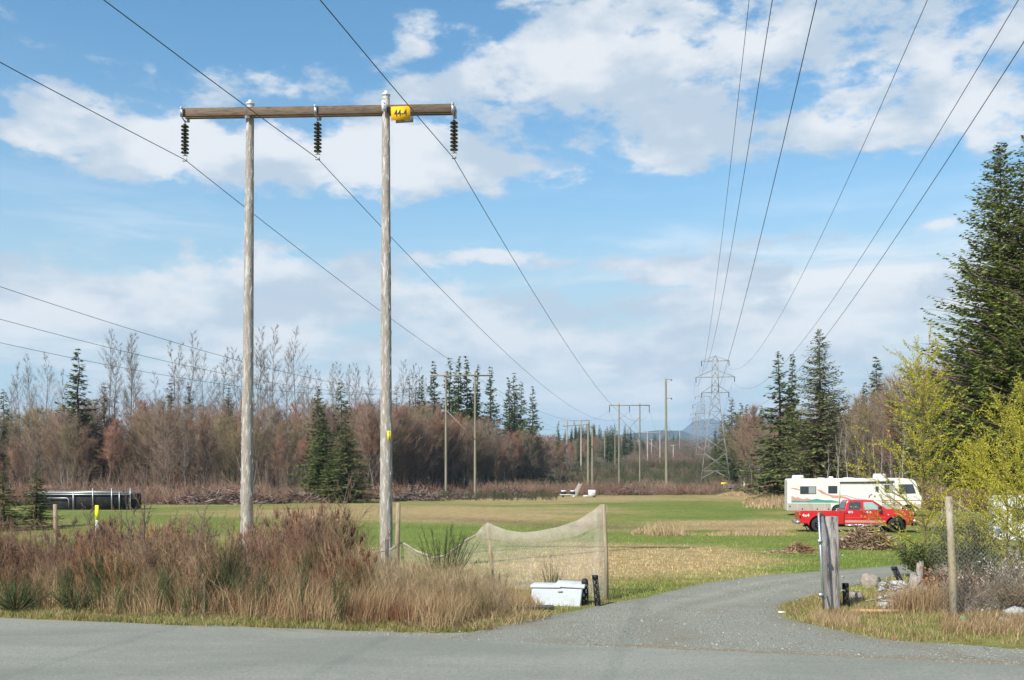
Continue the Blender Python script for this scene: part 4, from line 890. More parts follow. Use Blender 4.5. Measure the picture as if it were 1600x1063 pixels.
for i_, (px, bk_, h, w_) in enumerate(((-60, 1.6, .7, .6), (60, 3.0, 1.2, .4), (185, 2.6, 1.3, .35), (232, 2.0, .8, .35), (285, 2.2, 1.0, .4), (395, 2.4, 1.2, .5), (445, 2.2, .9, .4), (475, 3.4, 1.4, .35), (100, 2.2, 1.0, .3), (-20, 2.6, 1.3, .5), (548, 3.0, .9, .3), (735, 3.6, .7, .3))):
    s_ = (px - CX) / FPX; y_ = (20.3 - .2795 * 10.45) / (1 + .2795 * s_) + bk_
    put_shrub('broom_bush', broom(h, w_, 26, 24, ((.05, .07, .025), (.075, .08, .03), (.045, .055, .022))[i_ % 3]), at(px, y_), 'thin olive green broom bush mixed into the brown roadside stand', rz=i_, group='thin broom bushes in the brown stand')
x, y, px, bk = verge_pts(90, -260, 540, 1.0, 4.5); scatter('broom_undergrowth', BG, x, y, rng.uniform(.4, .95, len(x)))
for i_, (px, d, h, n_, c1, c2, lab) in enumerate(((45, 23.2, 1.95, 44, (.20, .12, .085), (.24, .135, .095), 'tall red brown leafless shrub at the left end of the roadside stand'), (98, 23.0, 1.8, 36, (.16, .10, .075), (.19, .12, .085), 'dark brown leafless shrub left of the yellow topped marker'), (178, 23.4, 1.85, 40, (.21, .125, .085), (.25, .14, .095), 'red brown leafless shrub right of the yellow topped marker'),
        (228, 22.8, 1.9, 34, (.17, .115, .08), (.20, .13, .09), 'brown leafless shrub around the tallest sapling'), (312, 22.9, 1.9, 46, (.15, .095, .07), (.18, .11, .08), 'dark leafless shrub behind the dark olive broom'), (376, 23.2, 1.7, 36, (.19, .115, .08), (.23, .13, .09), 'leafless shrub at the foot of the left big pole'),
        (468, 23.0, 2.05, 60, (.19, .11, .08), (.22, .125, .09), 'big red brown leafless shrub midway between the big poles'), (500, 23.4, 1.75, 40, (.16, .10, .075), (.19, .115, .085), 'dark seed headed shrub right of the big red brown one'), (-40, 23.0, 2.0, 44, (.18, .11, .08), (.22, .13, .09), 'red brown leafless shrub outside the left edge'))):
    V_, T_, Q_2, C_2 = shrub_proto(h, n_, 16, c1, c2, r=.0075, sp=.42, tr_=.0048, tl=.36, head=(.11, .07, .05) if i_ in (2, 7) else None)
    put_shrub('leafless_shrub', (MB(), MB().add(V_, t=T_, c=C_2)), at(px, d), lab, rz=i_, names=('stem', 'twigs'))
# leafless saplings in the stand
for px, d, H_, lab in ((243, 22.6, 3.1, 'leafless forked sapling tallest in the brown stand'), (213, 22.9, 2.6, 'leafless sapling just left of the tallest one'), (372, 23.4, 2.3, 'thin leafless sapling crossing the left big pole foot'), (300, 23.2, 2.3, 'leafless sapling between the broom and the tallest sapling'), (-20, 22.5, 2.3, 'leafless sapling at the left edge'), (508, 26.5, 3.0, 'pale leafless sapling between the big poles'), (528, 26.9, 2.2, 'short pale leafless sapling between the big poles'), (165, 24, 2.2, 'slim leafless sapling right of the yellow topped marker')):
    tr, cr = bare_tree(H_, H_ * .48, 13, 7, 4, .030, (.19, .16, .135), (.19, .125, .09), up=.8, tw_r=.0048, low=.15, lean=.12, tl=.22)
    put_shrub('bare_sapling', (tr, cr), at(px, d), lab, 'sapling', names=('trunk', 'twigs'))
# dry grass
def grass(name, n, px0, px1, a, b, h0, h1, cols, wd=.007, lean=.35, clump=.6, mask=None, seed=81, hfun=None):
    x, y, px, bk = verge_pts(n, px0, px1, a, b); kx = vnoise(x, y, clump, seed); keep = kx > .36
    if mask is not None: keep &= mask(x, y, px, bk)
    if h1 > .2 and px0 < 500: keep &= clear(x, y) | (rng.random(n) < .35)
    x, y, px, bk, kx = x[keep], y[keep], px[keep], bk[keep], kx[keep]; m = len(x)
    h = rng.uniform(h0, h1, m) * (.5 + 1.0 * kx) * (hfun(px, bk) if hfun else 1)
    cols = np.array(cols); c = cols[rng.integers(len(cols), size=m)] * rng.uniform(.7, 1.3, (m, 1))
    ln = (np.stack([vnoise(x, y, .9, seed + 1) - .5, vnoise(x, y, .9, seed + 2) - .5], 1) * 1.6 + rng.normal(0, .45, (m, 2))) * (h * lean)[:, None] * 2
    o = MB().blades(np.stack([x, y, np.interp(y, ZK, ZV) - .01], 1), h, wd * rng.uniform(.6, 1.4, m), ln, c).build(name, m_plant); return tag(o, kind='stuff')
DRY = [(.42, .30, .16), (.36, .245, .13), (.30, .19, .10), (.50, .38, .22)]
RED = [(.24, .085, .055), (.30, .12, .075), (.22, .10, .06)]
GRN = [(.15, .19, .04), (.20, .22, .055), (.12, .155, .035), (.28, .25, .08)]
nodrive = lambda x, y, px, bk: ~drive_inside(x - .25, y)
grass('dry_grass', 60000, -250, 850, .75, 6.5, .30, .75, DRY, mask=lambda x, y, px, bk: nodrive(x, y, px, bk) & (bk > np.interp(px, [700, 760, 800, 850], [1.2, 2.4, 3.6, 4.6]) + 1.2 * (vnoise(x, y, 1.5, 88) - .5)), hfun=lambda px, bk: np.interp(px, [-100, 420, 600, 720, 830, 850], [1.0, 1.2, 1.3, .95, .45, .3]) * np.clip((bk - .4) / 1.1, .15, 1))
grass('red_stem_grass', 9000, 330, 700, 1.4, 3.6, .3, .6, RED + DRY[1:3], wd=.006, lean=.3, mask=nodrive, seed=95)
grass('matted_grass', 16000, -250, 860, 1.0, 3.4, .12, .3, DRY + [(.22, .15, .09), (.16, .16, .05)], wd=.008, lean=.9, mask=nodrive, seed=97)
grass('verge_grass', 34000, -250, 1000, .12, 1.9, .05, .14, GRN + DRY[:2], wd=.009, mask=lambda x, y, px, bk: ~drive_inside(x, y) & (bk > np.interp(x, [-30, -12, -7, -2, 0], [.1, .1, .2, .55, 1.2])), seed=99)
grass('meadow_grass_tufts', 26000, 560, 1320, 3.5, 12, .04, .10, GRN + DRY, wd=.010, mask=lambda x, y, px, bk: ~drive_inside(x, y), seed=103)
grass('island_grass', 26000, 1215, 1720, 1.6, 9, .05, .16, GRN + DRY + [(.20, .11, .06)], wd=.009, mask=lambda x, y, px, bk: ~drive_inside(x, y) & (bk > 1.9 + .5 * (vnoise(x, y, .9, 3) - .5)), seed=107)
grass('island_dry_grass', 5000, 1470, 1720, 2.8, 5.0, .10, .28, DRY[1:] + [(.26, .16, .09), (.20, .11, .06)], wd=.007, mask=lambda x, y, px, bk: ~drive_inside(x, y), seed=111, hfun=lambda px, bk: np.interp(px, [1400, 1440, 1500, 1700], [.5, 1.1, 1, .9]))
grass('gate_dry_grass', 1500, 1270, 1345, 3.0, 5.0, .12, .30, DRY, mask=lambda x, y, px, bk: ~drive_inside(x, y), seed=113)
# short grass over the whole meadow
n = 75000; d = 24 + 50 * rng.random(n) ** 1.3; px = rng.uniform(-60, 1500, n); x = (px - CX) / FPX * d; m = ~drive_inside(x, d) & (d > np.interp(px, [-60, 600, 830, 900], [30, 28, 25.5, 23]))
x, y = x[m], d[m]; n = len(x); c = gcol(x, y) * rng.uniform(.7, 1.9, (n, 1)); h = rng.uniform(.03, .10, n) * (.6 + .8 * vnoise(x, y, 2, 7))
tag(MB().blades(np.stack([x, y, np.interp(y, ZK, ZV) - .005], 1), h, .016, rng.normal(0, .03, (n, 2)), c).build('meadow_grass', m_plant), kind='stuff')
# straw tuft by the path and beyond the RV
def tuft_area(name, n, px0, px1, d0, d1, h0, h1, cols, wd):
    px = rng.uniform(px0, px1, n); d = rng.uniform(d0, d1, n); x = (px - CX) / FPX * d; k = vnoise(x, d, 3.5, 131); m = k > .38; x, d, k = x[m], d[m], k[m]; n = len(x); ce = np.clip(1.25 - np.abs((px - (px0 + px1) / 2) / ((px1 - px0) / 2)) ** 2, .1, 1)[m] if False else None; ex = ((x / d * FPX + CX) - (px0 + px1) / 2) / ((px1 - px0) / 2); ey = (d - (d0 + d1) / 2) / ((d1 - d0) / 2); h = rng.uniform(h0, h1, n) * (.4 + k) * np.clip(1.15 - ex ** 2 * .9 - ey ** 2 * .3, .05, 1) * (.4 + 1.1 * vnoise(x, d, 1.4, 133)); kp = rng.random(n) < np.clip(1.35 - ex ** 2 - .4 * ey ** 2, 0, 1); x, d, k, h = x[kp], d[kp], k[kp], h[kp]; n = len(x)
    cols = np.array(cols); c = cols[rng.integers(len(cols), size=n)] * rng.uniform(.7, 1.25, (n, 1))
    return tag(MB().blades(np.stack([x, d, np.interp(d, ZK, ZV) - .01], 1), h, wd, rng.normal(0, .35, (n, 2)) * h[:, None], c).build(name, m_plant), kind='stuff')
STR = [(.55, .42, .25), (.46, .34, .19), (.40, .28, .15)]
tuft_area('straw_tuft', 2600, 985, 1088, 56, 61, .35, .95, STR, .03); tuft_area('straw_strip', 2600, 1080, 1250, 56, 58.5, .1, .35, STR, .03)
tuft_area('pale_dead_grass', 9000, 1160, 1300, 96, 150, .4, 1.2, STR + [(.34, .20, .12)], .05); tuft_area('pale_dead_grass', 3500, 1120, 1175, 160, 175, .4, 1.0, STR, .06)
# bramble band behind the meadow
BB = [shrub_proto(1.0, 8, 5, c1, c2, r=.016, sp=.55, tr_=.013, tl=.5) for c1, c2 in (((.20, .13, .09), (.24, .15, .105)), ((.17, .11, .08), (.21, .13, .09)), ((.28, .19, .12), (.30, .21, .14)), ((.19, .105, .08), (.25, .12, .09)))]
n = 1750; px = rng.uniform(-80, 1240, n); e0 = np.interp(px, [-80, 430, 860, 1130, 1240], [106, 113, 158, 166, 150]); d = e0 + rng.random(n) * np.interp(px, [-80, 860, 1240], [10, 34, 40]); x = (px - CX) / FPX * d
m = ~((px > 1122) & (px < 1165) & (d < 175)); scatter('bramble_thicket', BB, x[m], d[m], (rng.uniform(.8, 2.0, n) * (.55 + .9 * vnoise(x, d, 8, 141)))[m], tilt=.3)
n = 650; px = rng.uniform(1200, 1700, n); d = np.interp(px, [1200, 1300, 1500, 1700], [140, 108, 88, 80]) + rng.random(n) * 14; x = (px - CX) / FPX * d; scatter('bramble_thicket', BB, x, d, rng.uniform(1.0, 2.6, n), tilt=.25)
# young red thicket in the alder wood, fills its lower storey
TH = [shrub_proto(5.5, 6, 15, c1, c2, r=.032, sp=.8, tr_=.013, tl=1.0) for c1, c2 in (((.22, .19, .16), (.20, .115, .08)), ((.18, .14, .11), (.235, .115, .075)), ((.28, .25, .21), (.19, .14, .11)), ((.17, .13, .10), (.175, .13, .08)))]
n = 600; px = rng.uniform(-130, 880, n); fr = np.interp(px, [-150, 0, 300, 560, 700, 800, 880], [108, 112, 122, 138, 165, 205, 262]); d = fr + rng.random(n) * 34 - 1; x = (px - CX) / FPX * d
scatter('alder_understorey', TH, x, d, rng.uniform(.5, 1.0, n) * (.8 + .6 * vnoise(x, d, 9, 151)), tilt=.06)
n = 300; px = rng.uniform(1160, 1690, n); d = np.interp(px, [1130, 1180, 1240, 1300, 1400, 1500, 1700], [300, 200, 150, 118, 104, 98, 92]) + rng.random(n) * 26 - 3; x = (px - CX) / FPX * d; scatter('alder_understorey', TH, x, d, rng.uniform(.6, 1.1, n), tilt=.08)
# broom slope behind the brambles and brown scrub on the rising strip
BS = [shrub_proto(2.0, 10, 6, c1, c2, r=.03, sp=.6, tr_=.034, tl=.7) for c1, c2 in (((.055, .068, .03), (.06, .075, .032)), ((.07, .075, .035), (.075, .085, .038)), ((.11, .085, .05), (.12, .09, .055)))]
n = 1050; d = rng.uniform(172, 335, n); px = rng.uniform(860, 1230, n); x = (px - CX) / FPX * d; scatter('broom_slope', BS, x, d, rng.uniform(.6, 1.15, n) * np.where(d < 230, .75, 1.0), tilt=.15)
n = 500; d = rng.uniform(128, 172, n); px = rng.uniform(590, 870, n); x = (px - CX) / FPX * d; m = d < np.interp(px, [590, 700, 870], [140, 158, 220]); scatter('broom_slope', BS, x[m], d[m], (rng.uniform(.25, .6, n) * (.4 + vnoise(x, d, 6, 161)))[m], tilt=.2)
BW = [shrub_proto(2.4, 7, 5, c1, c2, r=.05, sp=1.0, tr_=.05, tl=1.1) for c1, c2 in (((.17, .11, .085), (.20, .125, .095)), ((.14, .10, .07), (.15, .105, .075)), ((.09, .085, .045), (.09, .09, .045)))]
n = 1100; d = 335 + 1150 * rng.random(n) ** 1.8; px = rng.uniform(985, 1160, n) + np.interp(d, [335, 700, 1500], [0, 0, 0]); m = px > np.interp(d, [335, 500, 710, 1500], [912, 965, 1010, 1010]); x = (px - CX) / FPX * d
scatter('brown_scrub', BW, x[m], d[m], (rng.uniform(.7, 1.4, n) * np.interp(d, [335, 1500], [1, 2.0]))[m], tilt=.2)
# ------------------------------------------------------------------ vehicles
import bmesh
def prism(name, prof, y0, y1, mat, parent, inset=None, bevel=.02, smooth=False):
    """side profile (x,z) extruded between y0 and y1; inset = function z -> fraction of the width kept"""
    b = bmesh.new(); vs = []
    for y in (y0, y1):
        vs.append([b.verts.new((x, (y if inset is None else (y0 + y1) / 2 + (y - (y0 + y1) / 2) * inset(z)), z)) for x, z in prof])
    n = len(prof); b.faces.new(vs[0]); b.faces.new(vs[1][::-1])
    for i in range(n): b.faces.new((vs[0][i], vs[1][i], vs[1][(i + 1) % n], vs[0][(i + 1) % n]))
    bmesh.ops.recalc_face_normals(b, faces=b.faces)
    me = bpy.data.meshes.new(name); b.to_mesh(me); b.free(); me.materials.append(mat); o = bpy.data.objects.new(name, me); link(o, parent)
    if bevel:
        m = o.modifiers.new('b', 'BEVEL'); m.width = bevel; m.segments = 2; m.limit_method = 'ANGLE'; m.angle_limit = R(35)
        m.harden_normals = False
    return o
def arch(cx, cz, r, a0=180, a1=0, n=11): return [(cx + r * math.cos(R(a0 + (a1 - a0) * i / n)), cz + r * math.sin(R(a0 + (a1 - a0) * i / n))) for i in range(n + 1)]
def arch_rev(cx, cz, r): return arch(cx, cz, r, 0, 180)
m_red = M('red_paint', (.52, .012, .015), .28, spec=.5, coat=.4, n1=(1.5, (.43, .012, .014), .4, .7, 4))
m_redpl = M('tan_trim', (.40, .27, .22), .5); m_tyre = M('tyre_rubber', (.02, .02, .021), .85, n1=(12, (.045, .042, .038), .5, .7, 3)); m_rim = M('dark_alloy', (.05, .05, .055), .35, .7); m_chrome = M('chrome', (.55, .56, .58), .3, .85)
m_glass = M('tinted_glass', (.035, .045, .055), .08, spec=.7, coat=.3); m_glasslt = M('clear_glass', (.28, .40, .38), .08, spec=.7); m_plastic = M('black_plastic', (.02, .02, .021), .55)
m_white = M('white_paint', (.66, .66, .64), .45); m_rv = M('cream_fibreglass', (.66, .645, .585), .4, n1=(.7, (.60, .58, .52), .45, .75, 5), coat=.2); m_rvlow = M('beige_fibreglass', (.38, .335, .28), .5, n1=(1.2, (.33, .29, .24), .4, .7, 5))
m_pink = M('dusty_pink_decal', (.50, .24, .20), .5); m_teal = M('teal_decal', (.06, .26, .21), .5); m_line = M('red_decal', (.42, .12, .11), .5); m_greyd = M('grey_decal', (.32, .32, .33), .5)
m_lamp = M('lamp_lens', (.75, .78, .8), .15, spec=.6); m_tail = M('tail_lens', (.45, .01, .01), .2, spec=.6); m_amber = M('amber_lens', (.7, .25, .02), .2)
def wheel(parent, x, y, z, r, w_, out, rim=m_rim, spokes=8, dual=False):
    s_ = -1 if out < 0 else 1; t = MB().lathe([(r * .60, -w_ / 2), (r * .92, -w_ / 2), (r, -w_ * .36), (r, w_ * .36), (r * .92, w_ / 2), (r * .60, w_ / 2), (r * .58, -w_ / 2)], n=28, axis='y').build('wheel', m_tyre, parent, smooth=False)
    t.location = (x, y, z); mb = MB(); mb.lathe([(r * .60, w_ / 2), (r * .60, w_ * .1), (.001, w_ * .05)], n=22, axis='y')
    for k in range(spokes):
        a = k * 6.283 / spokes; mb.bar((0, -w_ * .42, 0), (math.cos(a) * r * .57, -w_ * .46, math.sin(a) * r * .57), r * .13)
    mb.lathe([(.001, .04), (r * .16, .03), (r * .17, -.02)], (0, -w_ * .46, 0), 12, 'y')
    # lathe 'y' flips the axis: face the rim outwards (towards -y)
    rm = mb.build('rim', rim, t); 
    if s_ > 0: rm.rotation_euler = (0, 0, math.pi)
    return t
tk = thing('pickup_truck', 'bright red crew cab pickup truck parked in front of the cream motorhome', 'pickup', at(1334, 61.0, None), R(-8))
def hwf(z): return 1.0 if z < 1.05 else 1.0 - (z - 1.05) * .10
W_ = 1.0
front = [(-.74, .46)] + [(1.62, .46)] + arch(2.25, .43, .60, 177, 4) + [(3.02, .52), (3.26, .62), (3.30, 1.0), (3.24, 1.22), (3.05, 1.36), (2.4, 1.42), (1.72, 1.43), (1.1, 1.36), (-.74, 1.34)]
prism('body', front, -W_, W_, m_red, tk, hwf, .035)
for s_ in (-1, 1):
    prism('bed_side', [(-3.32, .56)] + arch(-2.2, .43, .60, 172, 8)[:] + [(-.76, .50), (-.76, 1.25), (-3.34, 1.23), (-3.36, .9)], s_ * W_ if s_ < 0 else .90, -.90 if s_ < 0 else W_, m_red, tk, None, .02)
prism('bed_floor', [(-3.26, .70), (-.8, .70), (-.8, .98), (-3.26, .98)], -.89, .89, m_plastic, tk, None, 0)
prism('tailgate', [(-3.36, .66), (-3.28, .66), (-3.28, 1.23), (-3.36, 1.23)], -.89, .89, m_red, tk, None, .015)
cabp = [(-.72, 1.33), (-.60, 1.80), (-.50, 1.93), (-.2, 1.965), (.75, 1.96), (.98, 1.90), (1.74, 1.40), (1.74, 1.33)]
cab = prism('cab', cabp, -.96, .96, m_red, tk, lambda z: 1.0 - max(0, z - 1.35) * .20, .05)
def side_poly(name, pts, y, mat, parent, th=.012, f=None, s_=-1):
    """thin plate following the side: pts (x,z), y offset function"""
    b = bmesh.new(); yf = (lambda z: y) if f is None else f
    a = [b.verts.new((x, s_ * yf(z), z)) for x, z in pts]; c = [b.verts.new((x, s_ * (yf(z) - th), z)) for x, z in pts]
    b.faces.new(a); b.faces.new(c[::-1]); n = len(pts)
    for i in range(n): b.faces.new((a[i], c[i], c[(i + 1) % n], a[(i + 1) % n]))
    bmesh.ops.recalc_face_normals(b, faces=b.faces); me = bpy.data.meshes.new(name); b.to_mesh(me); b.free(); me.materials.append(mat); o = bpy.data.objects.new(name, me); return link(o, parent)
cy_ = lambda z: .96 * (1.0 - max(0, z - 1.35) * .20) + .008
by_ = lambda z: W_ * hwf(z) + .006
for s_ in (-1, 1):
    side_poly('rear_door_window', [(-.50, 1.39), (.24, 1.39), (.24, 1.84), (-.38, 1.84), (-.46, 1.76)], 0, m_glass, tk, .02, cy_, s_)
    side_poly('front_door_window', [(.40, 1.39), (1.42, 1.39), (1.38, 1.46), (.92, 1.83), (.40, 1.84)], 0, m_glasslt, tk, .02, cy_, s_)
    side_poly('lower_trim', [(-.70, .60), (1.62, .60), (1.66, .74), (-.70, .74)], 0, m_redpl, tk, .02, by_, s_)
    side_poly('crease_highlight', [(-.70, .90), (1.66, .90), (1.66, .925), (-.70, .925)], 0, M('red_highlight', (.70, .10, .09), .3), tk, .02, lambda z: by_(z) + .004, s_)  # paler red strip paints the highlight along the body crease
    for xx_ in (-.72, .315, 1.60): side_poly('door_seam', [(xx_, .5), (xx_ + .018, .5), (xx_ + .018, 1.36), (xx_, 1.36)], 0, m_plastic, tk, .01, lambda z: by_(z) + .001, s_)
    for xx_ in (.12, 1.0 - .55 + .02):
        pass
    for xx_ in (-.62, .50): 
        h_ = MB().box((xx_ - .02 + .0, s_ * 1.0, 1.20), (.09, .025, .022)).build('door_handle', m_red, tk)
    # wheel arch flares
    for cx_ in (2.25, -2.2):
        pts = arch(cx_, .43, .68, 178, 2, 14) + arch_rev(cx_, .43, .61)
        side_poly('arch_flare', pts, 0, m_red, tk, .05, lambda z: W_ + .04, s_)
        MB().lathe([(.59, -.25), (.59, .25)], (cx_, s_ * .72, .43), 20, 'y').build('wheel_well', m_plastic, tk)
    MB().box((1.28, s_ * 1.17, 1.48), (.07, .13, .12)).bar((1.3, s_ * .96, 1.40), (1.28, s_ * 1.1, 1.42), .05).build('mirror', m_plastic, tk)
    mb = MB(); pt = [(-.7, .44), (-.25, .44), (-.12, .33), (.25, .33), (.38, .44), (.75, .44), (.88, .33), (1.25, .33), (1.38, .44), (1.65, .44)]
    mb.tube([(x, s_ * 1.05, z) for x, z in pt], .035, 6); mb.tube([(-.7, s_ * 1.03, .47), (1.65, s_ * 1.03, .47)], .03, 6); mb.build('step_bar', m_chrome, tk)
    MB().box((3.20, s_ * .78, 1.10), (.09, .20, .13)).build('headlight', m_lamp, tk); MB().box((-3.33, s_ * .96, 1.02), (.045, .055, .17)).build('tail_light', m_tail, tk)
    wheel(tk, 2.25, s_ * .88, .45, .46, .33, s_); wheel(tk, -2.2, s_ * .88, .45, .46, .33, s_)
MB().box((3.36, 0, .70), (.13, .99, .12)).build('front_bumper', m_chrome, tk); MB().box((3.34, 0, .50), (.12, .9, .07)).build('front_valance', m_plastic, tk)
MB().box((3.27, 0, 1.06), (.05, .56, .16)).build('grille', m_plastic, tk)
MB().box((-3.44, 0, .60), (.12, .97, .11)).build('rear_bumper', m_chrome, tk)
MB().box((0, 0, .42), (2.9, .45, .10)).build('chassis', m_plastic, tk); MB().tube([(-3.1, -.5, .36), (-2.5, -.5, .40)], .045, 8).build('tailpipe', m_plastic, tk)
# windscreen and rear window
for nm, a, b in (('windscreen', (1.02, 1.88), (1.70, 1.43)), ('rear_window', (-.595, 1.82), (-.70, 1.42))):
    dx = .012 if nm[0] == 'w' else -.02; v = []
    for (x, z), k in ((a, .80), (b, .86)): v += [(x + dx, -k, z + .012), (x + dx, k, z + .012)]
    MB().add(v, q=[(0, 1, 3, 2)]).build(nm, m_glass, tk)
for xx_ in (-.38, .68): text_mesh('lettering', 'BTS', .17, m_white, tk, (xx_ + .0, -1.0 + .0 - .004 + .013 * 0 - .002, 1.245 - .02), (R(90), 0, 0), bold=.006)
text_mesh('lettering', '4x4', .26, m_white, tk, (-3.0, -1.006, 1.02), (R(90), 0, 0), sx=1.1, bold=.005)
text_mesh('lettering', 'D', .0001, m_white, tk, (1.95, -1.005, 1.0), (R(90), 0, 0)) if False else None
MB().box((1.85, -1.0, 1.09), (.11, .006, .018)).build('badge', m_chrome, tk)

rv = thing('motorhome', 'long cream motorhome with pink and green mountain stripes parked behind the red pickup', 'motorhome', at(1329, 81.3), R(-10)); K_ = 19.44 / 1.015
rxf = lambda px: (px - 1329) / K_; rzf = lambda py: (806.4 - py) / 19.44
yw = 1.22
body = [(rxf(1231), rzf(799)), (rxf(1231), rzf(751)), (rxf(1233), rzf(748))] + [(rxf(1395), rzf(747)), (rxf(1415), rzf(748.5)), (rxf(1420), rzf(752)), (rxf(1422), rzf(756)), (rxf(1427), rzf(772)), (rxf(1431), rzf(775)), (rxf(1432), rzf(797.5))] 
body += [(rxf(1409.5) + .55, rzf(798))] + arch_rev(rxf(1409.5), rzf(798), .50)[0:] + [(rxf(1307) + .55, rzf(798.5))] + arch_rev(rxf(1307), rzf(798.6), .50)
seen = []; [seen.append(p) for p in body if not seen or (abs(p[0] - seen[-1][0]) + abs(p[1] - seen[-1][1])) > .02]
prism('body', seen, -yw, yw, m_rv, rv, None, .05)
def rvp(name, pts, mat, th=.012, off=.004, parent=rv, side=-1): return side_poly(name, [(rxf(a), rzf(b)) for a, b in pts], yw + off, mat, parent, th, None, side)
for sd2 in (-1, 1):
    # lower beige skirt with bay doors
    for a, b in ((1231.6, 1246), (1246.4, 1271), (1271.4, 1287), (1287.4, 1296.2)): rvp('bay_door', [(a, 787.5), (b, 787.5), (b, 798.6), (a, 798.6)], m_rvlow, .02, .014, side=sd2)
    for a, b in ((1318, 1340), (1340.4, 1358), (1372, 1398.4)): rvp('bay_door', [(a, 787.5), (b, 787.5), (b, 798.0), (a, 798.0)], m_rvlow, .02, .014, side=sd2)
    rvp('nose_skirt', [(1420.5, 787.5), (1431, 787.5), (1431, 797), (1420.5, 797)], m_rvlow, .02, .014, side=sd2)
    rvp('white_rail', [(1231.5, 786.3), (1397, 786.3), (1397, 787.2), (1231.5, 787.2)], m_white, .03, .02, side=sd2)
    rvp('pink_hills_decal', [(1237, 775.5), (1240, 776.3), (1243, 778), (1247, 777), (1250, 779), (1256, 780.5), (1261, 779), (1266, 780.5), (1272, 781.5), (1276, 780), (1276, 784), (1237, 784)], m_pink, .010, .004, side=sd2)
    rvp('green_hills_decal', [(1237, 783.5), (1243, 782), (1250, 783), (1258, 783.2), (1266, 782), (1275, 779.5), (1281, 781), (1288, 782), (1296, 781.6), (1303, 783), (1309, 784.5), (1309, 786), (1237, 786)], m_teal, .010, .008, side=sd2)
    rvp('swoosh_decal', [(1236, 762.5), (1244, 763), (1250, 765.4), (1250, 767), (1243, 765.5), (1236, 763.6)], m_pink, .01, .004, side=sd2)
    rvp('swoosh_decal', [(1275, 764.8), (1281, 765.8), (1287, 769.5), (1292, 772.6), (1300, 774.3), (1308, 774.5), (1316, 776), (1321, 777.2), (1328, 781.3), (1322, 781), (1314, 778.6), (1306, 779), (1298, 778.3), (1295, 776), (1289, 774), (1281, 770.5)], m_pink, .01, .004, side=sd2)
    rvp('swoosh_line', [(1310, 773), (1322, 774.6), (1332, 778.6), (1350, 780.6), (1350, 781.4), (1331, 779.8), (1321, 775.8), (1310, 774)], m_greyd, .01, .006, side=sd2)
    rvp('stripe_decal', [(1330, 781.2), (1431, 781.2), (1431, 782.5), (1330, 782.5)], m_line, .01, .010, side=sd2)
    rvp('grey_panel', [(1318, 784), (1398, 784), (1398, 786), (1318, 786)], m_greyd, .01, .003, side=sd2)
def window(a, b, c, d_, split, lite=None):
    fr = rvp('window_frame', [(a - .8, c - .8), (b + .8, c - .8), (b + .8, d_ + .8), (a - .8, d_ + .8)], m_plastic, .02, .016)
    mid = a + (b - a) * split
    for p0, p1, mt in (((a, mid - .35, m_glass), (mid + .35, b, lite or m_glass)) if split else ((a, b, m_glass),)):
        rvp('pane', [(p0, c), (p1, c), (p1, d_), (p0, d_)], mt, .006, .020, parent=fr)
m_curt = M('curtained_glass', (.26, .28, .28), .15, spec=.6)
window(1251, 1273.5, 761, 771.6, .52, m_curt); window(1293, 1305, 760.3, 770.6, .0); window(1376, 1388, 758.4, 768.8, .5, m_curt)
fr = rvp('cab_window_frame', [(1395.6, 757), (1416.5, 756.6), (1421, 770.8), (1397, 772)], m_plastic, .02, .016); rvp('pane', [(1396.4, 757.8), (1407, 757.6), (1407, 770.8), (1397.6, 771.2)], m_glass, .006, .02, fr); rvp('pane', [(1407.6, 757.6), (1416, 757.4), (1420, 770.1), (1407.6, 770.7)], m_glass, .006, .02, fr)
dr = rvp('door', [(1359.8, 753.8), (1371, 753.8), (1371, 790), (1359.8, 790)], m_rv, .02, .018); rvp('door_window', [(1361.9, 760.2), (1366.6, 760.2), (1366.6, 769), (1361.9, 769)], m_glass, .01, .024, dr); rvp('door_handle', [(1360.3, 774.5), (1362, 774.5), (1362, 777), (1360.3, 777)], m_plastic, .04, .04, dr)
for xx_ in (1359.4, 1371.3): rvp('door_seam', [(xx_, 753), (xx_ + .4, 753), (xx_ + .4, 790), (xx_, 790)], m_greyd, .01, .012)
MB().tube([(rxf(1352), -yw - .05, rzf(778)), (rxf(1353), -yw - .07, rzf(774)), (rxf(1357), -yw - .07, rzf(771.5))], .02, 5).build('grab_handle', m_plastic, rv)
mb = MB(); mb.tube([(rxf(1308.5), -yw - .12, rzf(752)), (rxf(1388.5), -yw - .12, rzf(751.3))], .085, 10); mb.build('awning_roll', m_white, rv, smooth=True)
MB().box(((rxf(1308.5) + rxf(1388.5)) / 2, -yw - .10, rzf(753.6)), (rxf(1388) / 2 - rxf(1309) / 2, .05, .03)).build('awning_rail', m_plastic, rv)
for xx_ in (1308.5, 1388.5): MB().bar((rxf(xx_), -yw - .06, rzf(750)), (rxf(xx_), -yw - .06, rzf(788)), .07).build('awning_arm', m_white, rv)
for a, b, t_ in ((1240, 1258, 742.6), (1362, 1381, 740.4)):
    l = (rxf(b) - rxf(a)); MB().box((rxf((a + b) / 2), 0, rzf(748) + (rzf(t_) - rzf(748)) / 2), (l / 2, .36, (rzf(t_) - rzf(748)) / 2), top=.86).build('air_conditioner', m_white, rv)
MB().box((rxf(1298.5), -.3, rzf(746.5)), (.2, .2, .10), top=.7).build('roof_vent', m_white, rv); MB().box((rxf(1285), .2, rzf(747.6)), (.25, .3, .05)).build('roof_vent', m_white, rv); MB().box((rxf(1325), -.2, rzf(747.3)), (.4, .3, .05)).build('roof_vent', m_white, rv)
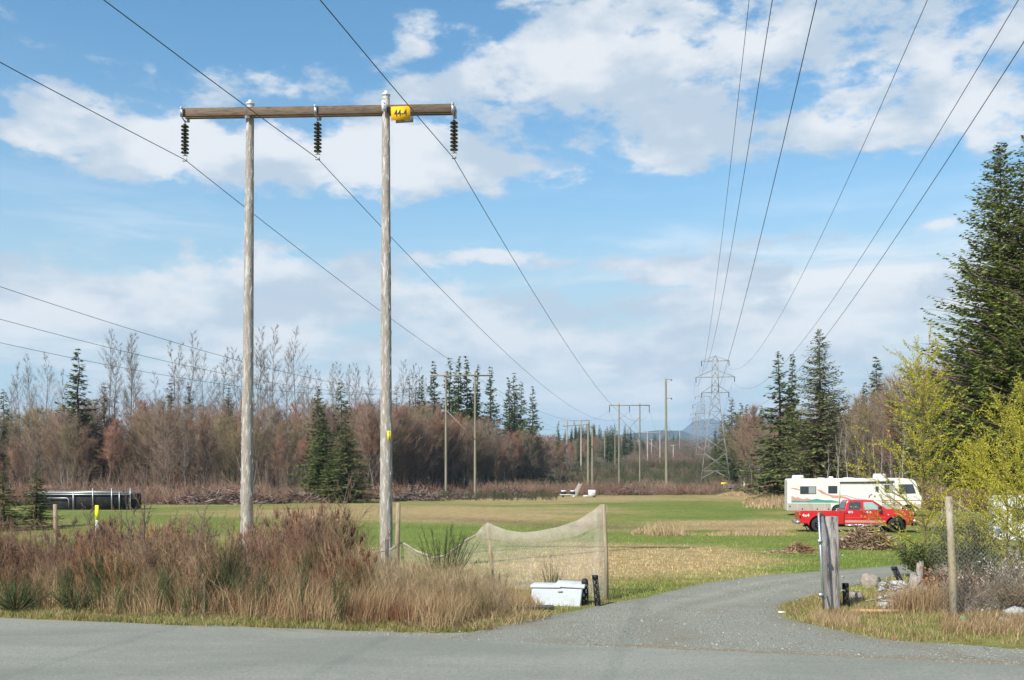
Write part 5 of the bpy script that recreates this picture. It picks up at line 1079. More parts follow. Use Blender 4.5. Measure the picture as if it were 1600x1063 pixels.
for px_ in (1307, 1409.5):
    for s_ in (-1, 1): wheel(rv, rxf(px_), s_ * (yw - .18), .42, .42, .26, s_, m_chrome, 8); MB().lathe([(.49, -.2), (.49, .2)], (rxf(px_), s_ * (yw - .26), rzf(798.4)), 20, 'y').build('wheel_well', m_plastic, rv)
for px_ in (1235, 1253.5, 1276, 1292.6): MB().box((rxf(px_), -yw - .018, rzf(796 if px_ > 1240 else 792)), (.05, .012, .05)).build('latch', m_plastic, rv)
v = [(rxf(1421.6) + .02, -1.1, rzf(757)), (rxf(1421.6) + .02, 1.1, rzf(757)), (rxf(1426.4) + .03, -1.1, rzf(771)), (rxf(1426.4) + .03, 1.1, rzf(771))]
MB().add(v, q=[(0, 1, 3, 2)]).build('windscreen', m_glass, rv); MB().box((rxf(1426), -yw - .22, rzf(765)), (.10, .10, .18)).bar((rxf(1424), -yw + .05, rzf(760)), (rxf(1426), -yw - .2, rzf(762)), .03).build('mirror', m_plastic, rv)
MB().box((rxf(1432), -.85, rzf(784)), (.04, .16, .1)).build('headlight', m_lamp, rv); MB().box((rxf(1432), .85, rzf(784)), (.04, .16, .1)).build('headlight', m_lamp, rv)
MB().box((0.2, 0, .38), (4.3, .9, .12)).build('chassis', m_plastic, rv)

# white trailer half hidden at the right edge
tr_ = thing('camper_trailer', 'white camper trailer mostly hidden by the yellow willows at the right edge', 'trailer', at(1610, 43), R(-20))
prism('body', [(-1.55, .45), (-1.55, 2.15), (-1.35, 2.35), (2.6, 2.35), (2.9, 1.8), (2.8, .45)], -1.05, 1.05, m_white, tr_, None, .06)
side_poly('window', [(-.85, 1.25), (-.1, 1.25), (-.1, 1.85), (-.85, 1.85)], 1.06, m_glass, tr_, .02); side_poly('blue_stripe', [(-1.5, .75), (-1.0, .75), (-1.0, .95), (-1.5, .95)], 1.056, M('blue_decal', (.05, .16, .35), .5), tr_, .02)
wheel(tr_, .6, -.95, .33, .33, .2, -1, m_chrome)

# ------------------------------------------------------------------ foreground things
def post(name, lab, px, py0, py1, d, w_, mat, cat='post', lean=(0, 0), sides=8, square=False, group=None):
    c = at(px, d); t = thing(name, lab, cat, c, 0, group); h = hz(py1, d) - c.z
    if square: MB().bar((0, 0, -.2), (lean[0], lean[1], h), w_).build('post', mat, t)
    else: MB().tube([(0, 0, -.2), (lean[0] * .5, lean[1] * .5, h * .5), (lean[0], lean[1], h)], [w_ / 2 * 1.04, w_ / 2, w_ / 2 * .94], sides).build('post', mat, t, smooth=True)
    return t
# gatepost
gp = thing('timber_gatepost', 'thick square weathered grey gatepost on the right side of the driveway mouth', 'gatepost', at(1302, 21.6), R(6))
o = MB().box((-.04, 0, .9), (.142, .13, 1.14)).build('post', m_greypost, gp); bv = o.modifiers.new('b', 'BEVEL'); bv.width = .018; bv.segments = 2; o.rotation_euler = (0, R(-1.2), 0)
for z_ in (1.55, 1.18, .75, .45): MB().tube([(.12, -.1, z_), (.21, -.12, z_ + rng.normal(0, .03))], .012, 5).build('wire_staple', m_galv, gp)
gt = thing('pipe_gate', 'narrow galvanised pipe gate leaf standing open beside the grey gatepost', 'gate', at(1282, 20.9))
zt_ = hz(803, 20.9); mb = MB(); mb.tube([(.07, 0, .10), (-.04, 0, zt_)], .024, 8); mb.build('frame_pipe', m_galv, gt, smooth=True)
MB().tube([(.50, 1.0, .2), (.45, 1.0, zt_ - .12)], .02, 8).build('frame_pipe', m_galv, gt, smooth=True)
MB().tube([(-.04, 0, zt_), (.03, .15, zt_ + .01), (.45, 1.0, zt_ - .12)], .022, 8).build('top_rail', M('rusty_steel', (.30, .22, .16), .7, .3), gt, smooth=True); MB().tube([(.07, 0, .32), (.50, 1.0, .35)], .018, 6).build('bottom_rail', m_galv, gt)
mb = MB()
for k_ in range(26):
    z = .35 + k_ * .065; mb.tube([(.05 - .06 * k_ / 26, .02, z), (.48, 1.0, z)], .0018, 3)
for k_ in range(14):
    y_ = .05 + k_ * .07; mb.tube([(.06 + .43 * y_, y_, .33), (-.03 + .49 * y_, y_, zt_ - .05 - .07 * y_)], .0018, 3)
tag(mb.build('wire_mesh', m_galv, gt), kind='stuff'); MB().box((.0, -.03, .42), (.05, .04, .04)).box((-.02, -.03, 1.55), (.045, .035, .035)).build('hinge', m_galv, gt)
def lattice_stake(lab, px, pyb, pyt, w_, lean=0.0, round_=False, back=0.0):
    g_ = gnd(px, pyb); t = thing('black_plastic_stake', lab, 'stake', g_); h = (pyb - pyt) * g_.y / FPX; mt = M('black_recycled_plastic', (.022, .022, .024), .6, n1=(14, (.10, .10, .10), .58, .72, 4)); mb = MB(); d_ = .06
    L2 = Vector((lean, 0, h))
    for s_ in (-1, 1): mb.bar((s_ * w_ * .38, 0, -.05), (s_ * w_ * .38 + lean, 0, h), w_ * .24, d_)
    k_ = max(4, int(h / .075))
    for i in range(k_ + 1):
        f0 = i / k_; mb.box((lean * f0, .0, h * f0 * .97 + .01), (w_ * .30, d_ / 2 * .9, .011))
        if i < k_: f1 = (i + 1) / k_; s_ = (-1) ** i; mb.bar((-s_ * w_ * .28 + lean * f0, 0, h * f0), (s_ * w_ * .28 + lean * f1, 0, h * f1), .016, d_ * .7)
    mb.box((lean * .985, 0, h - .035), (w_ * .48, d_ / 2, .045 if not round_ else .03))
    if round_: mb.lathe([(.001, .05), (w_ * .35, .035), (w_ * .5, -.02), (w_ * .5, -.05)], (lean, 0, h), 10)
    
    mb.build('lattice', mt, t); return t
lattice_stake('round topped black lattice stake touching the right end of the white cooler', 914.5, 946, 907, .15, -.01, True)
lattice_stake('square black lattice stake just right of the white cooler, nearest the driveway', 934.5, 947.5, 899.5, .13, -.07)
lattice_stake('short black lattice stake just right of the grey gatepost', 1323, 951, 912, .13, -.03)
lattice_stake('leaning black lattice stake among the white rocks', 1412, 917, 886, .13, -.26)
# cooler
g_ = gnd(873, 945); cl = thing('cooler_box', 'long white plastic cooler box with a sprung split lid lying at the driveway edge', 'cooler', g_, R(-9)); m_cool = M('white_moulded_plastic', (.60, .63, .66), .38, n1=(4, (.42, .41, .38), .54, .78, 7))
prism('tub', [(-.58, .40), (-.60, .22), (-.52, .06), (-.44, -.04), (.50, -.04), (.56, .40)], -.26, .26, m_cool, cl, lambda z: .86 + .35 * z, .025)
o = MB().box((-.27, 0, .435), (.34, .29, .032)).build('lid', m_cool, cl); bv = o.modifiers.new('b', 'BEVEL'); bv.width = .018; bv.segments = 2
o = MB().box((.28, .0, .0), (.335, .30, .034)).build('lid', m_cool, cl); o.location = (.0, .01, .475); o.rotation_euler = (R(3), R(2.5), 0); bv = o.modifiers.new('b', 'BEVEL'); bv.width = .018; bv.segments = 2
MB().box((.23, 0, .415), (.30, .235, .015)).build('lid_gap_shade', m_plastic, cl)  # black slab stands in for the shade in the gap under the raised lid
MB().box((.565, 0, .22), (.012, .10, .02)).box((.575, -.10, .24), (.02, .012, .03)).box((.575, .10, .24), (.02, .012, .03)).build('handle', m_greyd, cl); MB().box((.06, -.262, .33), (.05, .012, .015)).build('latch', m_greyd, cl)
# plastic sheet
g_ = gnd(812, 951.5); n_ = 24; xs_ = np.linspace(-.75, .75, n_); ys_ = np.linspace(-.16, .16, 6); XX, YY = np.meshgrid(xs_, ys_); ZZ = .03 + .05 * vnoise(XX, YY, .25, 201); i = np.arange(5)[:, None] * n_ + np.arange(n_ - 1)[None]
o = MB().add(np.stack([XX, YY * (1 + .6 * vnoise(XX, XX * 0, .4, 202)), ZZ], -1).reshape(-1, 3), q=np.stack([i, i + 1, i + n_ + 1, i + n_], -1).reshape(-1, 4)).build('plastic_sheet', M('black_sheet', (.02, .02, .022), .5), smooth=True); o.location = g_
md = o.modifiers.new('s', 'SOLIDIFY'); md.thickness = .006
tag(o, 'crumpled black plastic sheet lying flat in the verge left of the white cooler', 'sheet')

# netting fence
nf = thing('netting_fence', 'sagging beige bird netting strung on wooden stakes left of the driveway', 'fence', at(850, 25))
base = Vector(nf.location)
def net_mat(name, col, fac):
    m = bpy.data.materials.new(name); m.use_nodes = True; t = m.node_tree; n = t.nodes; l = t.links; p = n['Principled BSDF']; p.inputs['Base Color'].default_value = (*col, 1); p.inputs['Roughness'].default_value = .8
    tcn = n.new('ShaderNodeTexCoord'); wv = n.new('ShaderNodeTexNoise'); wv.inputs['Scale'].default_value = 5; wv.inputs['Detail'].default_value = 7; l.new(tcn.outputs['Object'], wv.inputs[0])
    mr = n.new('ShaderNodeMapRange'); l.new(wv.outputs['Fac'], mr.inputs[0]); mr.inputs[1].default_value = .3; mr.inputs[2].default_value = .7; mr.inputs[3].default_value = fac * .7; mr.inputs[4].default_value = fac * 1.3
    l.new(mr.outputs[0], p.inputs['Alpha']); return m
m_net = net_mat('fine_netting', (.50, .42, .36), .25); m_netd = net_mat('gathered_netting', (.42, .35, .29), .7)
top = [(948, 790, 23.5), (938, 789, 23.5), (925, 800, 23.6), (900, 815, 23.9), (870, 825, 24.4), (840, 831, 24.8), (815, 833, 25.1), (790, 829, 25.4), (772, 822, 25.6), (762, 817, 25.7), (752, 825, 25.9), (744, 835, 26.0)]
def P3(px, py, d): return np.array(((px - CX) / FPX * d, d, hz(py, d)))
tp = np.array([P3(*p) for p in top]) - np.array(base); nn = 60; u = np.linspace(0, len(top) - 1, nn); Tn = np.stack([np.interp(u, np.arange(len(top)), tp[:, j]) for j in range(3)], 1)
Tn[:, 2] += 0; rows = 14; f = np.linspace(0, 1, rows)
Zb = .05 - base.z; sheet = Tn[None] * np.ones((rows, 1, 1)); sheet[..., 2] = Tn[None, :, 2] * (1 - f[:, None]) + Zb * f[:, None]
sheet[..., 1] += .10 * np.sin(u * 3.1)[None] * f[:, None] + .06 * rng.normal(size=(rows, nn)) * f[:, None]
i = np.arange(rows - 1)[:, None] * nn + np.arange(nn - 1)[None]; Q_ = np.stack([i, i + 1, i + nn + 1, i + nn], -1).reshape(-1, 4)
MB().add(sheet.reshape(-1, 3), q=Q_).build('netting', m_net, nf, smooth=True)
# gathered top fold: hangs over the front, deeper in the sag
fold = np.interp(u, [0, 1, 2, 4, 6, 8, 9, 10, 11], [.35, .5, .42, .32, .26, .36, .42, .3, .12]); r2 = 6; f = np.linspace(0, 1, r2)
sh = Tn[None] * np.ones((r2, 1, 1)); sh[..., 2] = Tn[None, :, 2] + .02 - fold[None] * f[:, None]; sh[..., 1] -= .05 + .05 * np.sin(f * 3)[:, None] + .03 * np.sin(u * 5)[None]
i = np.arange(r2 - 1)[:, None] * nn + np.arange(nn - 1)[None]; MB().add(sh.reshape(-1, 3), q=np.stack([i, i + 1, i + nn + 1, i + nn], -1).reshape(-1, 4)).build('folded_netting', net_mat('folded_net', (.52, .44, .38), .36), nf, smooth=True)
# post strip where the netting is bunched
mb = MB(); b0 = P3(948, 936, 23.4) - np.array(base); t0 = P3(943, 788, 23.4) - np.array(base)
for k_ in range(5):
    o0 = np.array((-.32 + .07 * k_, -.05, 0)); w2 = .035
    mb.add([b0 + o0 - (w2, 0, 0), b0 + o0 + (w2, 0, 0), t0 + o0 * .55 + (w2 * .6, 0, -.12), t0 + o0 * .55 - (w2 * .6, 0, .12)], q=[(0, 1, 2, 3)])
mb.build('bunched_netting', net_mat('bunched_net', (.46, .39, .32), .22), nf)
MB().tube([b0 - (0, 0, .2), (b0 + t0) / 2 + (.02, 0, 0), t0], [.055, .05, .045], 8).build('post', m_stake, nf, smooth=True)
a_ = P3(772, 905, 25.7) - np.array(base); b_ = P3(763, 822, 25.7) - np.array(base); MB().bar(a_ - (0, 0, .3), b_, .09, .05).build('post', m_stake, nf)
# fallen, rolled part further left
roll = [(744, 836, 26.0), (728, 845, 26.3), (712, 857, 26.6), (696, 868, 26.8), (680, 872, 27), (652, 862, 27.4), (636, 852, 27.6), (626, 848, 27.8), (612, 858, 27.9), (590, 862, 28.2), (565, 865, 28.5), (540, 860, 28.8), (522, 851, 29), (506, 843, 29.2), (480, 838, 29.4), (455, 856, 29.5), (438, 861, 29.6), (420, 851, 29.7), (404, 842, 29.8)]
rp = np.array([P3(*p) for p in roll]) - np.array(base); u = np.linspace(0, len(roll) - 1, 120); rp = np.stack([np.interp(u, np.arange(len(roll)), rp[:, j]) for j in range(3)], 1)
MB().tube(rp, .012 + .016 * np.abs(np.sin(u * 2.3)) + .014 * rng.random(120), 7).build('rolled_netting', m_netd, nf, smooth=True)
rows = 5; f = np.linspace(0, 1, rows); sh = rp[None] * np.ones((rows, 1, 1)); sh[..., 2] = rp[None, :, 2] * (1 - f[:, None]) + (.05 - base.z) * f[:, None]; sh[..., 1] += .1 * f[:, None]; i = np.arange(rows - 1)[:, None] * 120 + np.arange(119)[None]
MB().add(sh.reshape(-1, 3), q=np.stack([i, i + 1, i + 121, i + 120], -1).reshape(-1, 4)).build('netting', m_net, nf, smooth=True)
post('fence_post', 'tall thin tan round post just right of the right big pole', 619.5, 0, 786, 27.6, .135, m_stake, lean=(.05, 0))
post('fence_post', 'short dark stake in front of the right big pole', 606, 0, 843, 24.8, .10, m_darkstake, lean=(-.03, 0))
post('fence_post', 'weathered split post left of the yellow topped marker', 88, 0, 788, 38, .17, m_stake, sides=5, lean=(-.05, 0))
mk = thing('marker_stake', 'thin white marker stake with bright yellow top in the left meadow', 'marker', at(151.5, 45)); hh = hz(789, 45) - mk.location.z
MB().box((0, 0, hh * .3), (.055, .03, hh * .35)).build('stake', m_white, mk); MB().box((0, 0, hh * .82), (.075, .035, hh * .17)).build('marker_top', M('marker_yellow', (.80, .80, .02), .5), mk)
# chain link fence right
cf = thing('chain_link_fence', 'rusty chain link netting sagging from a round wooden post at the right', 'fence', at(1487, 20.6)); H_ = hz(776, 20.6)
MB().tube([(.04, 0, -.2), (.02, 0, H_ * .35), (-.02, 0, H_ * .7), (-.07, 0, H_)], [.092, .086, .078, .075], 10).build('post', M('mossy_post', (.30, .25, .16), .9, n1=(1.3, (.38, .33, .26), .45, .6, 5), n2=(5, (.13, .10, .065), .52, .7, 6), bump=(12, .6, .012), stretch=(4, 4, .8)), cf, smooth=True)
def fence_top(s): return np.interp(s, [-.42, -.35, -.05, 0, .4, .9, 1.5, 2.4, 3.6], [1.15, 1.75, H_ - .08, H_ - .08, H_ - .38, H_ - .66, H_ - .98, 1.40, 1.45])
mb = MB(); pit = .058
def fpt(s, z): return (s * .96, -.27 * s + (.05 * math.sin(s * 4 + z * 2) + .03 * math.sin(z * 5)) * min(1, abs(s) * 2) + (.35 * abs(s) if s < 0 else 0) - .09, z)
for sg_ in (-1, 1):
    for k_ in range(-60, 110):
        s0 = k_ * pit * 1.35; pts = []
        for z in np.arange(.02, 2.5, .16):
            s = s0 + sg_ * z * .9
            if -.42 < s < 3.6 and z < fence_top(s): pts.append(fpt(s, z))
            else:
                if len(pts) > 1: mb.tube(pts, .0022, 3, cap=False)
                pts = []
        if len(pts) > 1: mb.tube(pts, .0022, 3, cap=False)
tag(mb.build('chain_link', M('rusty_wire', (.24, .20, .17), .7, .3), cf), kind='stuff'); ss = np.linspace(-.42, 3.6, 40); MB().tube([fpt(s, float(fence_top(s))) for s in ss], .006, 4).build('top_wire', m_galv, cf)
# rocks
IV, IT = ico(3)
def rock(name, lab, px, py, size, sc, mat, cat='rock', group=None, seed_=0, rz=0):
    g_ = gnd(px, py); n1_ = vnoise(IV[:, 0] * 2 + seed_, IV[:, 1] * 2 + IV[:, 2] * 1.7, .9, 300 + seed_); n2_ = vnoise(IV[:, 0] * 5 + IV[:, 2] * 4, IV[:, 1] * 5 + seed_, .9, 320 + seed_)
    n3_ = vnoise(IV[:, 0] * 11 + IV[:, 2] * 9, IV[:, 1] * 11 + seed_ + IV[:, 2] * 4, .9, 340 + seed_); v = IV * (.35 + .85 * np.abs(n1_ - .25) + .34 * n2_ + .16 * n3_)[:, None] * np.array(sc) * size; v = np.round(v / (size * .09)) * size * .09 * .35 + v * .65
    o = MB().add(v, t=IT).build(name, mat); o.location = g_ + Vector((0, 0, size * sc[2] * .35)); o.rotation_euler = (0, 0, rz); return tag(o, lab, cat, group)
m_rock = M('pale_rock', (.46, .46, .44), .9, n1=(6, (.20, .20, .18), .48, .64, 8), n2=(15, (.58, .58, .56), .54, .66, 6), bump=(12, 1, .05)); m_rockd = M('brown_rock', (.28, .23, .18), .9, n1=(6, (.45, .42, .38), .5, .7, 6), bump=(9, .8, .03))
for k_, (px, py, s_, sc, mt, lab) in enumerate(((1358, 917, .30, (1, .7, 1.0), m_rockd, 'brown knobbly rock nearest the grey gatepost'), (1387, 923, .33, (1.3, .8, .6), m_rock, 'broad grey rock right of the knobbly one'), (1405, 921, .28, (1.2, .8, .6), m_rock, 'grey rock at the foot of the leaning black stake'),
        (1396, 934, .19, (1.2, .9, .6), m_rock, 'small pale rock before the two grey ones'), (1406, 934, .14, (1.3, .9, .6), m_rock, 'smallest pale rock right of the leaning stake'), (1392, 948, .28, (1.4, .8, .42), m_rock, 'flat white rock lying nearest the plank'), (1458, 922, .36, (1.5, .8, .5), m_rock, 'long grey slab rock left of the fence post'),
        (1462, 903, .26, (1.5, .8, .45), m_rock, 'low pale rock at the driveway verge beyond the slab'), (1436, 938, .22, (1.5, .9, .5), m_rock, 'pale rock behind the dry grass clump'), (1473, 935, .20, (1.2, .8, .6), m_rockd, 'small brown rock touching the fence post'), (1587, 962, .26, (1.5, .8, .6), m_rock, 'white lichen covered rock near the right edge by the road'), (1570, 972, .14, (1.4, .8, .5), m_rock, 'small bluish rock beside the lichen rock'),
        (1517, 925, .24, (1.1, .8, .9), m_rock, 'pale rock just right of the fence post'), (1540, 915, .28, (1.2, .8, .8), m_rock, 'pale rock in the heap below the small bush'), (1565, 921, .22, (1, .8, .8), m_rock, 'pale rock beside the old stump'), (1592, 932, .30, (1.1, .8, .8), m_rock, 'big pale rock in the heap at the right edge'), (1515, 945, .22, (1, .8, .8), m_rock, 'pale rock low in the heap behind the netting'), (1543, 940, .19, (1.1, .8, .7), m_rock, 'small pale rock in the middle of the heap'), (1530, 895, .26, (1.1, .8, .8), m_rock, 'pale rock at the top of the heap'), (1588, 905, .22, (1.1, .8, .8), m_rock, 'pale rock high in the heap at the right edge'))):
    rock('garden_rock', lab, px, py, s_ * (1.0), sc, mt, seed_=k_, rz=k_ * 1.3, group='rocks in the rock garden')
n_ = 900; px = rng.uniform(1375, 1680, n_); d = rng.uniform(21.4, 25.8, n_); kp = (px > 1480) | (rng.random(n_) < .25); px, d = px[kp], d[kp]; n_ = len(px); xx_ = (px - CX) / FPX * d; IV1, IT1 = ico(1)
stn = (IV1 * np.array((1, .8, .7)) * (1 + .2 * rng.normal(size=(len(IV1), 1))), IT1, np.zeros((0, 4), int), np.ones((len(IV1), 3)))
o = MB().stamp(stn, np.stack([xx_, d, .02 + .35 * rng.random(n_) * np.exp(-((d - 24) / 1.4) ** 2)], 1), rng.uniform(0, 6, n_), rng.uniform(.03, .12, n_)).build('rock_rubble', m_rock); tag(o, kind='stuff')
# stumps and driftwood
def stump(lab, px, py, h, r_, lean, seed_):
    g_ = gnd(px, py); k_ = 7; n_ = 14; V_ = []; a = np.arange(n_) / n_ * 6.283; rs = rng.uniform(.75, 1.25, n_)
    for i in range(k_):
        f = i / (k_ - 1); jag = 1 + (.35 * (rng.random(n_) - .5) if i == k_ - 1 else 0); rr = r_ * (1.25 - .45 * f) * rs * rng.uniform(.93, 1.07, n_); V_.append(np.stack([np.cos(a) * rr + lean * h * f, np.sin(a) * rr, h * f * jag * np.ones(n_)], 1))
    V_ = np.vstack(V_ + [np.array([[lean * h, 0, h * .8]])]); i = np.arange(k_ - 1)[:, None] * n_; j = np.arange(n_)[None]; q = np.stack([i + j, i + (j + 1) % n_, i + n_ + (j + 1) % n_, i + n_ + j], -1).reshape(-1, 4); b = (k_ - 1) * n_; t = [(b + jj, b + (jj + 1) % n_, k_ * n_) for jj in range(n_)]
    o = MB().add(V_, q=q, t=t).build('old_stump', M('grey_driftwood', (.36, .31, .26), .9, n1=(5, (.16, .13, .10), .45, .65, 6), bump=(14, .9, .02), stretch=(4, 4, .8))); o.location = g_; return tag(o, lab, 'stump')
stump('dark split stump standing behind the dry grass clump', 1428, 933, .58, .17, .12, 1); stump('slim pale driftwood stump behind the dark split one', 1437, 918, .62, .09, 0, 2); stump('leaning old stump with pale broken top behind the netting', 1566, 918, .95, .16, .32, 3)
stump('squat burnt stump right of the short black stake', 1334, 934, .13, .16, .3, 4)
o = MB().bar(gnd(1330, 958) + Vector((0, 0, .05)), gnd(1404, 959) + Vector((0, 0, .05)), .09, .07).build('plank', M('orange_timber', (.55, .33, .17), .8, n1=(8, (.40, .23, .12), .45, .65, 5))); tag(o, 'orange brown timber lying on the grass right of the gatepost', 'plank')
o = MB().bar(gnd(1216, 959.5) + Vector((0, 0, .04)), gnd(1228, 960) + Vector((0, 0, .04)), .04, .04).build('white_stick', m_white); tag(o, 'short white stick on the gravel at the driveway edge', 'stick')
g_ = gnd(1507, 971); o = MB().box((0, 0, .06), (.13, .03, .035), top=.8).build('green_tag', M('green_plastic', (.05, .42, .22), .5)); o.location = g_; o.rotation_euler = (0, R(8), .3); tag(o, 'small green plastic scrap at the foot of the fence post', 'scrap')
# shrubs in the rock garden
def leafy(h, w_, n, col, sz=.06, cst=(.12, .09, .06), sph=True):
    st = MB(); mb = MB(); B = []; D = []
    for i in range(26):
        a = rng.uniform(0, 6.28); e = np.array((math.cos(a) * w_ * rng.random() ** .5, math.sin(a) * w_ * rng.random() ** .5, h * rng.uniform(.45, 1))); st.tube([(0, 0, 0), e * .5 + (0, 0, .08 * h), e], [.014, .009, .004], 4, col=np.array(cst), cap=False)
        m = n // 26; u = rng.uniform(.3, 1.05, m)[:, None]; B.extend(e * u + rng.normal(0, .10 * w_, (m, 3))); D.extend(e / np.linalg.norm(e) + rng.normal(0, .8, (m, 3)))
    B = np.array(B); B[:, 2] = np.abs(B[:, 2]); D = np.array(D); D /= np.linalg.norm(D, axis=1)[:, None]; k = len(B); ln = sz * rng.uniform(.6, 1.4, (k, 1)); sv = np.cross(D, rng.normal(size=(k, 3))); sv /= np.linalg.norm(sv, axis=1)[:, None]
    v = np.stack([B, B + D * ln * .5 + sv * ln * .22, B + D * ln, B + D * ln * .5 - sv * ln * .22], 1).reshape(-1, 3); c = np.array(col)[rng.integers(len(col), size=k)] * rng.uniform(.6, 1.4, (k, 1)); mb.add(v, q=np.arange(4 * k).reshape(-1, 4), c=np.repeat(c, 4, 0)); return st, mb
GJ = [(.055, .08, .03), (.08, .10, .035), (.13, .14, .04)]
for px, d, h, w_, n, col, sz, lab in ((1440, 28.5, 1.0, .8, 4200, GJ, .07, 'dark green juniper bush overhanging the driveway left of the fence post'), (1515, 25.5, 1.9, .8, 4200, [(.06, .08, .035), (.10, .12, .05), (.09, .08, .05)], .07, 'dark green bush behind the fence post, higher one'), (1527, 23.6, 1.15, .6, 3400, [(.08, .10, .055), (.14, .15, .09)], .06, 'greyish green bush behind the netting above the rock heap'),
        (1565, 23.0, 1.0, .6, 3000, [(.28, .26, .20), (.50, .47, .38), (.13, .11, .07)], .05, 'twiggy bush with pale catkins behind the netting'), (1602, 23.5, 1.3, .7, 3000, [(.20, .19, .06), (.30, .28, .06), (.12, .11, .06)], .06, 'yellow green bush at the right edge behind the netting'), (1500, 22.3, .8, .5, 1800, [(.22, .13, .08), (.30, .18, .10), (.42, .36, .26)], .06, 'russet twiggy bush touching the fence post'), (1466, 22.6, .85, .35, 900, [(.26, .12, .08), (.34, .17, .09)], .08, 'reddish leaved small shrub left of the fence post'), (1585, 21.3, .6, .6, 1500, [(.24, .17, .10), (.16, .14, .07)], .05, 'low tangled shrub by the lichen rock')):
    put_shrub('garden_shrub', leafy(h, w_, n, col, sz), at(px, d), lab, mats=None, rz=px)
put_shrub('dead_grass_clump', (MB(), MB().blades(np.stack([rng.normal(0, .35, 1500), rng.normal(0, .18, 1500), np.zeros(1500)], 1), rng.uniform(.3, .75, 1500), .007, rng.normal(0, .16, (1500, 2)), np.array(DRY + [(.26, .15, .09)])[rng.integers(5, size=1500)])), at(1437, 21.3), 'tangled dry brown grass clump left of the fence post', 'grass clump')
n_ = 260; px = rng.uniform(1490, 1700, n_); d = rng.uniform(20.9, 25.5, n_); x_ = (px - CX) / FPX * d
DT = [shrub_proto(.8, 5, 6, c1, c2, r=.006, sp=.3, tr_=.004, tl=.25) for c1, c2 in (((.30, .22, .14), (.34, .25, .16)), ((.22, .15, .10), (.26, .17, .11)), ((.36, .32, .26), (.40, .36, .30)))]
scatter('dead_stem_tangle', DT, x_, d, rng.uniform(.4, 1.1, n_), tilt=.5, tint=.5)
# sticks and driftwood among the rocks
n_ = 260; px = rng.uniform(1380, 1640, n_); d = rng.uniform(21.3, 24.6, n_); x_ = (px - CX) / FPX * d; B = np.stack([x_, d, rng.uniform(.03, .35, n_)], 1); D = rng.normal(size=(n_, 3)) * np.array((1, .6, .35)); D /= np.linalg.norm(D, axis=1)[:, None]
c = np.array([(.34, .30, .25), (.22, .17, .13), (.42, .38, .33), (.16, .11, .08)])[rng.integers(4, size=n_)]
tag(MB().twigs(B - D * .4, B + D * rng.uniform(.1, .6, (n_, 1)), rng.uniform(.008, .028, n_), c).build('fallen_branches', m_plant), kind='stuff')
# debris piles on the meadow
def pile(name, lab, px, py, w_, dpt, h, n, col, rad, ln, seed_):
    g_ = gnd(px, py); t = MB(); a = rng.uniform(0, 6.28, n); rr = rng.random(n) ** .6; bx = np.cos(a) * rr * w_ * .9; bY = np.sin(a) * rr * dpt * .9; bz = h * np.clip(1 - rr ** 1.3, 0, 1) * rng.uniform(.4, 1.05, n); B = np.stack([bx, bY, bz], 1)
    D = rng.normal(size=(n, 3)) * np.array((1, 1, .35)); D /= np.linalg.norm(D, axis=1)[:, None]; L2 = ln * rng.uniform(.4, 1.4, (n, 1)); c = np.array(col)[rng.integers(len(col), size=n)] * rng.uniform(.6, 1.4, (n, 1))
    t.twigs(B - D * L2 / 2, B + D * L2 / 2, rad * rng.uniform(.5, 1.5, n), c); o = t.build(name, m_plant); o.location = g_; return tag(o, lab, 'heap')
pile('brush_heap', 'big heap of brown cut sticks and stalks on the grass before the red truck', 1353, 858, 1.7, .9, .95, 1500, [(.42, .29, .18), (.52, .38, .25), (.24, .15, .10)], .025, .8, 1)
pile('straw_heap', 'small low heap of orange brown stalks left of the gatepost', 1250, 864, .75, .5, .42, 500, [(.42, .26, .14), (.30, .18, .10)], .018, .5, 2); pile('straw_heap', 'flat scatter of pale straw left of the small stalk heap', 1222, 865, .9, .4, .10, 260, [(.48, .36, .22)], .014, .4, 3)
m_log = M('old_log', (.27, .21, .165), .9, n1=(2, (.38, .33, .28), .5, .7, 5))
for k_, (px, d, w_, h, lab) in enumerate(((318, 112, 5.0, 1.7, 'grey heap of cleared branches left of the left big pole'), (356, 113, 3.5, 1.9, 'grey heap of logs and branches close left of the left big pole'), (405, 114, 3.0, 1.3, 'low heap of branches close right of the left big pole'), (650, 128, 4, 1.6, 'pale heap of roots and logs behind the broom bush'), (790, 147, 4, 1.6, 'heap of roots below the greenish pylon right'), (985, 168, 4, 1.7, 'heap of roots below the braced pylon'), (700, 136, 4, 1.3, 'heap of brushwood right of the pale root heap'), (470, 118, 4, 1.4, 'brushwood heap between the big poles'))):
    g_ = at(px, d); t = MB(); n = 420; a = rng.uniform(0, 6.28, n); rr = rng.random(n) ** .6; B = np.stack([np.cos(a) * rr * w_, np.sin(a) * rr * 2, h * (1 - rr) * rng.uniform(.3, 1.1, n)], 1); D = rng.normal(size=(n, 3)) * np.array((1, .7, .35)); D /= np.linalg.norm(D, axis=1)[:, None]; L2 = rng.uniform(.5, 2.6, (n, 1))
    c = np.array([(.30, .22, .18), (.40, .33, .28), (.18, .12, .10), (.24, .15, .12)])[rng.integers(4, size=n)]; t.twigs(B - D * L2 / 2, B + D * L2 / 2, rng.uniform(.03, .09, n), c); o = t.build('branch_heap', m_plant); o.location = g_; tag(o, lab, 'heap')
